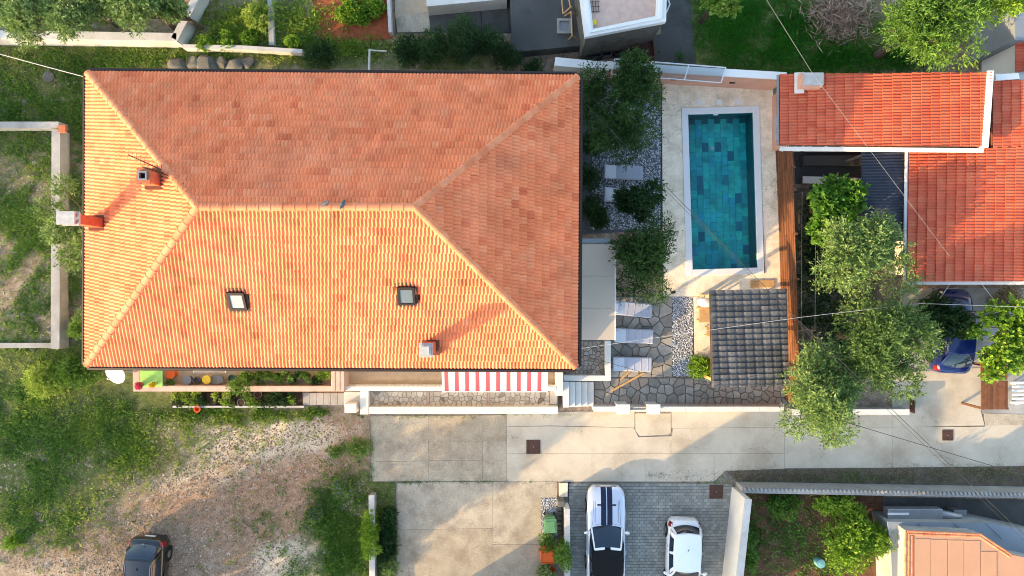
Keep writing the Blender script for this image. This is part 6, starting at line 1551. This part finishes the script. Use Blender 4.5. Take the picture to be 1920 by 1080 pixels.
    # lamps on the corners
    for sg_ in (1, -1):
        for nm, y0, y1, mt_ in (('headlight', L_/2-.42, L_/2-.16, 'lamp_clear'), ('tail_light', -L_/2+spec.get('tl0',.06), -L_/2+spec.get('tl1',.26), 'tail_red')):
            V = []; n = 7
            for i in range(n):
                y = y0+(y1-y0)*i/(n-1); w_, zs, zc = smooth_interp(np.array([y]), ctrl)[0]; xs_, zz = prof(w_, zs, zc)
                for q in ((.62,.80,.90,.97) if nm == 'tail_light' else (.66,.78,.88,.96)):
                    xx = np.interp(q, np.linspace(0,1,10), xs_[:10]); zz_ = np.interp(q, np.linspace(0,1,10), zz[:10]); V.append((sg_*(xx+.008), y, zz_+.010))
            MB().add(V, [(i*4+j, i*4+j+1, (i+1)*4+j+1, (i+1)*4+j) for i in range(n-1) for j in range(3)]).build(nm, M[mt_], t, smooth=True, local=True)
    # shut lines of bonnet and doors
    yb_ = yw+.06; wlim = spec.get('hoodw', .62)
    def line(pts): return MB().tube(pts, .006, 4, cap=False)
    line([(x, yb_+.0-.10*(x/wlim)**2, surf(x, yb_)+.002) for x in np.linspace(-wlim, wlim, 9)]).build('bonnet_gap', M['black'], body, local=True)
    for sg_ in (1, -1):
        line([(sg_*(wlim+.06*(1-k/8)), yb_-.1+(L_/2-.5-yb_)*k/8, surf(wlim+.06*(1-k/8), yb_-.1+(L_/2-.5-yb_)*k/8)+.002) for k in range(9)]).build('bonnet_gap', M['black'], body, local=True)
        for yy in (yw-cf-.15, (yb+yw)/2-.25):
            w_, zs, zc = smooth_interp(np.array([yy]), ctrl)[0]; xs_, zz = prof(w_, zs, zc)
            line([(sg_*(x+.002), yy, z) for x, z in zip(xs_[5:], zz[5:])]).build('door_gap', M['black'], body, local=True)
        hy = (yb+yw)/2-.05; w_, zs, zc = smooth_interp(np.array([hy]), ctrl)[0]
        MB().box((sg_*(w_+.012), hy, zs-.16), (.03,.20,.03)).build('door_handle', M[spec['paint']], body, local=True)
    for sg_ in (-1, 1): MB().tube([front(.5+sg_*.06, .02)+Vector((0,.02,.03)), front(.5+sg_*.06-.30, .12)+Vector((0,.02,.035))], .010, 4).build('wiper', M['black'], t, local=True)
    for sg_, nm in ((1,'front_plate'),(-1,'rear_plate')): MB().box((0, sg_*(L_/2+.012), .48), (.52,.02,.11)).build(nm, M['plate'], t, local=True)
    return t, body, roof_o, strip, surf, (front, rear)

# silver white striped sports car
L_ = 4.78; ctrl = [(-2.39,.70,.70,.74),(-2.30,.84,.86,.93),(-2.0,.93,.92,.98),(-1.2,.955,.93,1.0),(-.2,.945,.90,.99),(.5,.945,.88,.98),(1.3,.965,.84,.93),(1.8,.95,.78,.86),(2.10,.89,.71,.78),(2.30,.80,.64,.70),(2.39,.66,.56,.60)]
spec = dict(L=L_, paint='car_silver', pillar='black_soft', ctrl=ctrl, roof='black_soft', rear_soft=True, gh=dict(rb=-2.10,rr=-1.65,fr=-.38,fb=.66,wb=.80,wr=.67,zb=.95,zr=1.36,cf=.20,crf=.05), axles=(1.42,-1.32), wr=.34)
q = at(1136,1003,.7)
ms, body, ro, strip, surf, (fr_f, re_f) = make_car('sports_car', 'silver white sports car with two dark stripes and black soft top', (q.x, -9.70-2.39, .035), math.radians(-.4), spec)
for x0, x1 in ((-.275,-.022),(.022,.275)): strip('stripe', x0, x1, .62, 2.385, M['stripe_navy'])
for sg_ in (-1, 1): strip('hood_vent', sg_*.36-.10, sg_*.36+.10, 1.55, 1.62, M['black'], .012)
for sg_ in (-1, 1): strip('hood_crease', sg_*.56-.012, sg_*.56+.012, .75, 1.75, M['rim'], .006)
V = [fr_f(s_, u)+Vector((0,.0,.03)) for s_ in np.linspace(.02,.98,9) for u in (.93,1.0)]
for nm, a, c in (('header_bar',.04,.40),('header_bar',.60,.96)):
    V = [fr_f(s_, u)+Vector((0,.01,.025)) for s_ in np.linspace(a,c,6) for u in (.92,1.03)]; MB().add(V, [(2*i,2*i+2,2*i+3,2*i+1) for i in range(5)]).build(nm, M['car_white'], ms, local=True)
for sg_ in (0, 1):
    V = [fr_f(abs(sg_-s_), u)+Vector((0,.01,.022)) for u in np.linspace(0,1,7) for s_ in (.015,.06)]; MB().add(V, [(2*i,2*i+2,2*i+3,2*i+1) for i in range(6)]).build('pillar_trim', M['car_white'], ms, local=True)
MB().box((0,2.36,.52), (1.0,.06,.14)).build('grille', M['black'], ms, local=True)
# small white hatchback, tail towards the lane
L_ = 3.57; ctrl = [(-1.785,.58,.78,.84),(-1.70,.72,.88,.93),(-1.5,.79,.93,.97),(-.8,.82,.94,1.0),(0,.82,.93,1.0),(.8,.815,.90,.98),(1.3,.78,.84,.94),(1.6,.70,.74,.84),(1.785,.52,.62,.70)]
spec = dict(L=L_, paint='car_white', ctrl=ctrl, gh=dict(rb=-1.66,rr=-1.36,fr=.46,fb=1.05,wb=.75,wr=.62,zb=.95,zr=1.46,cf=.22,cb=.20,crf=.08), axles=(1.15,-1.15), wr=.29, tl0=.08, tl1=.30)
make_car('hatchback', 'small white hatchback parked tail out on the paved driveway', (8.36, -11.28-1.785, .035), math.pi+math.radians(-1.6), spec)
hb = bpy.data.objects['hatchback']
MB().tube([(0,-.55,1.50),(0,-.62,1.58),(0,-.72,1.72)], [.022,.012,.005], 6).build('aerial', M['black'], hb, local=True)
MB().box((0,-1.42,1.28), (.10,.05,.03)).build('badge', M['rim'], hb, local=True)
# black car on the gravel
L_ = 4.3; ctrl = [(-2.15,.66,.82,.88),(-2.05,.82,.93,.98),(-1.8,.90,.96,1.02),(-.8,.92,.96,1.03),(.4,.92,.93,1.02),(1.2,.91,.88,1.0),(1.8,.84,.80,.90),(2.05,.72,.70,.80),(2.15,.55,.62,.70)]
spec = dict(L=L_, paint='car_black', ctrl=ctrl, gh=dict(rb=-1.95,rr=-1.35,fr=.25,fb=1.15,wb=.83,wr=.63,zb=.98,zr=1.52,cf=.22,cb=.16,crf=.07), axles=(1.35,-1.3), wr=.34, tl0=.10, tl1=.34)
q = at(267,1010,.85)
make_car('black_car', 'glossy black hatchback parked on the gravel lot', (q.x+.05, q.y-2.15, 0), math.pi+math.radians(-4.0), spec)
bc = bpy.data.objects['black_car']
for sg_ in (-1, 1): MB().tube([(sg_*.60,-1.2,1.535),(sg_*.60,-.4,1.575),(sg_*.60,.2,1.545)], .018, 6).build('roof_rail', M['metal_grey'], bc, local=True)
MB().add([(0-.015,-.98,1.60),(.015,-.98,1.60),(.02,-.80,1.57),(-.02,-.80,1.57),(0,-.99,1.66)], [(0,1,4),(1,2,4),(2,3,4),(3,0,4)]).build('aerial', M['car_black'], bc, local=True)
MB().box((0,-2.0,1.14), (.06,.04,.06)).build('badge', M['rim'], bc, local=True)
# blue car under the vine
L_ = 4.1; ctrl = [(-2.05,.66,.80,.90),(-1.95,.80,.92,1.0),(-1.7,.86,.95,1.02),(-.6,.88,.95,1.03),(.4,.88,.93,1.02),(1.1,.87,.88,.98),(1.7,.80,.80,.90),(1.95,.68,.70,.80),(2.05,.50,.62,.68)]
spec = dict(L=L_, paint='car_blue', ctrl=ctrl, gh=dict(rb=-1.80,rr=-1.05,fr=.25,fb=1.1,wb=.79,wr=.60,zb=.98,zr=1.46,cf=.22,cb=.16,crf=.07), axles=(1.25,-1.25), wr=.32, tl0=.10, tl1=.34)
q = at(1783,700,.85)
make_car('blue_car', 'deep blue car parked under the vines in the courtyard', (q.x+.2, q.y+2.05, .02), math.radians(-3.0), spec)

# ---------------------------------------------------------------- overhead wires
def wire(label, pts, r=.014, mt='cable', sag=.0):
    P = [at(*p) for p in pts]; Q = []
    for i in range(len(P)-1):
        for k in range(8):
            f = k/8; p = P[i].lerp(P[i+1], f); p.z -= sag*4*f*(1-f); Q.append(p)
    Q.append(P[-1]); o = MB().tube(Q, r, 5).build('overhead_wire', M[mt]); tag(o, label, 'wire'); return o
wire('pale overhead wire reaching the corner of the big roof by the lit west hip', [(-200,45,6.6),(166,146,6.3)], .014, 'cable_pale', .2)
wire('black overhead cable crossing the pool diagonally and running on to the lane', [(1081,178,6.1),(1493,597,5.8),(1960,1040,6.2)], .012, 'cable', .05)
wire('thinner black cable beside the one that crosses the pool', [(1081,186,6.0),(1490,600,5.6),(1955,1046,6.0)], .007, 'cable', .1)
wire('black overhead wire above the lane running out of the overhanging olive', [(1540,778,5.2),(1960,903,5.8)], .014, 'cable', .0)
wire('pale wire spanning the patio and the dark pergola roof', [(1077,655,5.6),(1500,595,5.0),(1727,569,4.6),(1990,578,4.2)], .008, 'cable_pale', .05)
wire('thin dark wire hanging low over the patio loungers and pergola', [(1078,662,5.4),(1215,701,5.0),(1340,718,4.6),(1500,690,4.2)], .009, 'cable', .0)
wire('thin wire over the dark lawn, the red roof and its chimney', [(1400,-60,6.2),(1525,140,5.6),(1780,480,5.0)], .007, 'pot_grey', .0)
for i, (a, c, lb) in enumerate((((1783,530,2.6),(1762,560,1.8),'short pale clothes line from the fascia towards the vine'),((1840,532,2.6),(1872,572,2.3),'short pale clothes line from the fascia to the grape arbour'))): wire(lb, [a, c], .012, 'cable_pale')

# ---------------------------------------------------------------- unseen house and trees outside the picture, placed to cast shade into it
nb_ = thing('house', 'plain house south of the driveway with low hipped roof', 'house', (at(860,1250).x, at(860,1250).y, 0))
a, c = at(719,1178), at(1005,1330)
MB().rect(a.x,c.y,c.x,a.y,0,6.2).build('wall', M['cream_plaster'], nb_)
m0 = ((a.x+c.x)/2,(a.y+c.y)/2); MB().add([(a.x-.3,c.y-.3,6.2),(c.x+.3,c.y-.3,6.2),(c.x+.3,a.y+.3,6.2),(a.x-.3,a.y+.3,6.2),(m0[0]-1.5,m0[1],7.2),(m0[0]+1.5,m0[1],7.2)],[(0,1,5,4),(1,2,5),(2,3,4,5),(3,0,4),(3,2,1,0)]).build('roof', M['brick_red'], nb_)
for k in range(3): wall_window(nb_, Vector((a.x+1.6+k*2.3, a.y, 4.5)), math.pi/2, 1.0, 1.3)
def far_tree(px, py, zc, R_, zr, label, seed, n=5200):
    g_ = at(px,py,0); t = thing('shade_tree', label, 'tree', (g_.x,g_.y,0), group='trees around the lot'); rng = np.random.default_rng(seed)
    cl = crown_clumps((g_.x,g_.y,zc), R_, zr, 20, rng, (.28,.42)); b = MB(); b.tube([(g_.x,g_.y,-.1),(g_.x+.1,g_.y,zc*.5),(g_.x,g_.y,zc)], [.25,.2,.12], 8)
    for q in cl: b.tube([(g_.x,g_.y,zc*.5),q[:3]], [.09,.02], 5, cap=False)
    b.build('trunk', M['bark'], t); foliage('crown', cl, M['olive'], n, .32, .5, seed, .1, t, .6)
far_tree(77,1244,3.9,3.9,2.1,'spreading tree south of the gravel lot by the black car',1,9000)
far_tree(392,1158,3.9,1.9,1.5,'small tree south of the overgrown plot',2,4500)
far_tree(-390,1145,4.0,1.9,1.5,'tree west of the lush grass',3)
far_tree(-440,500,3.9,2.6,1.6,'unseen tree added to shade the walled weedy plot',4)  # this tree and the next are added to darken the west plot
far_tree(-440,270,3.6,2.0,1.5,'unseen tree added to shade the weedy ground near the pale wire',5)
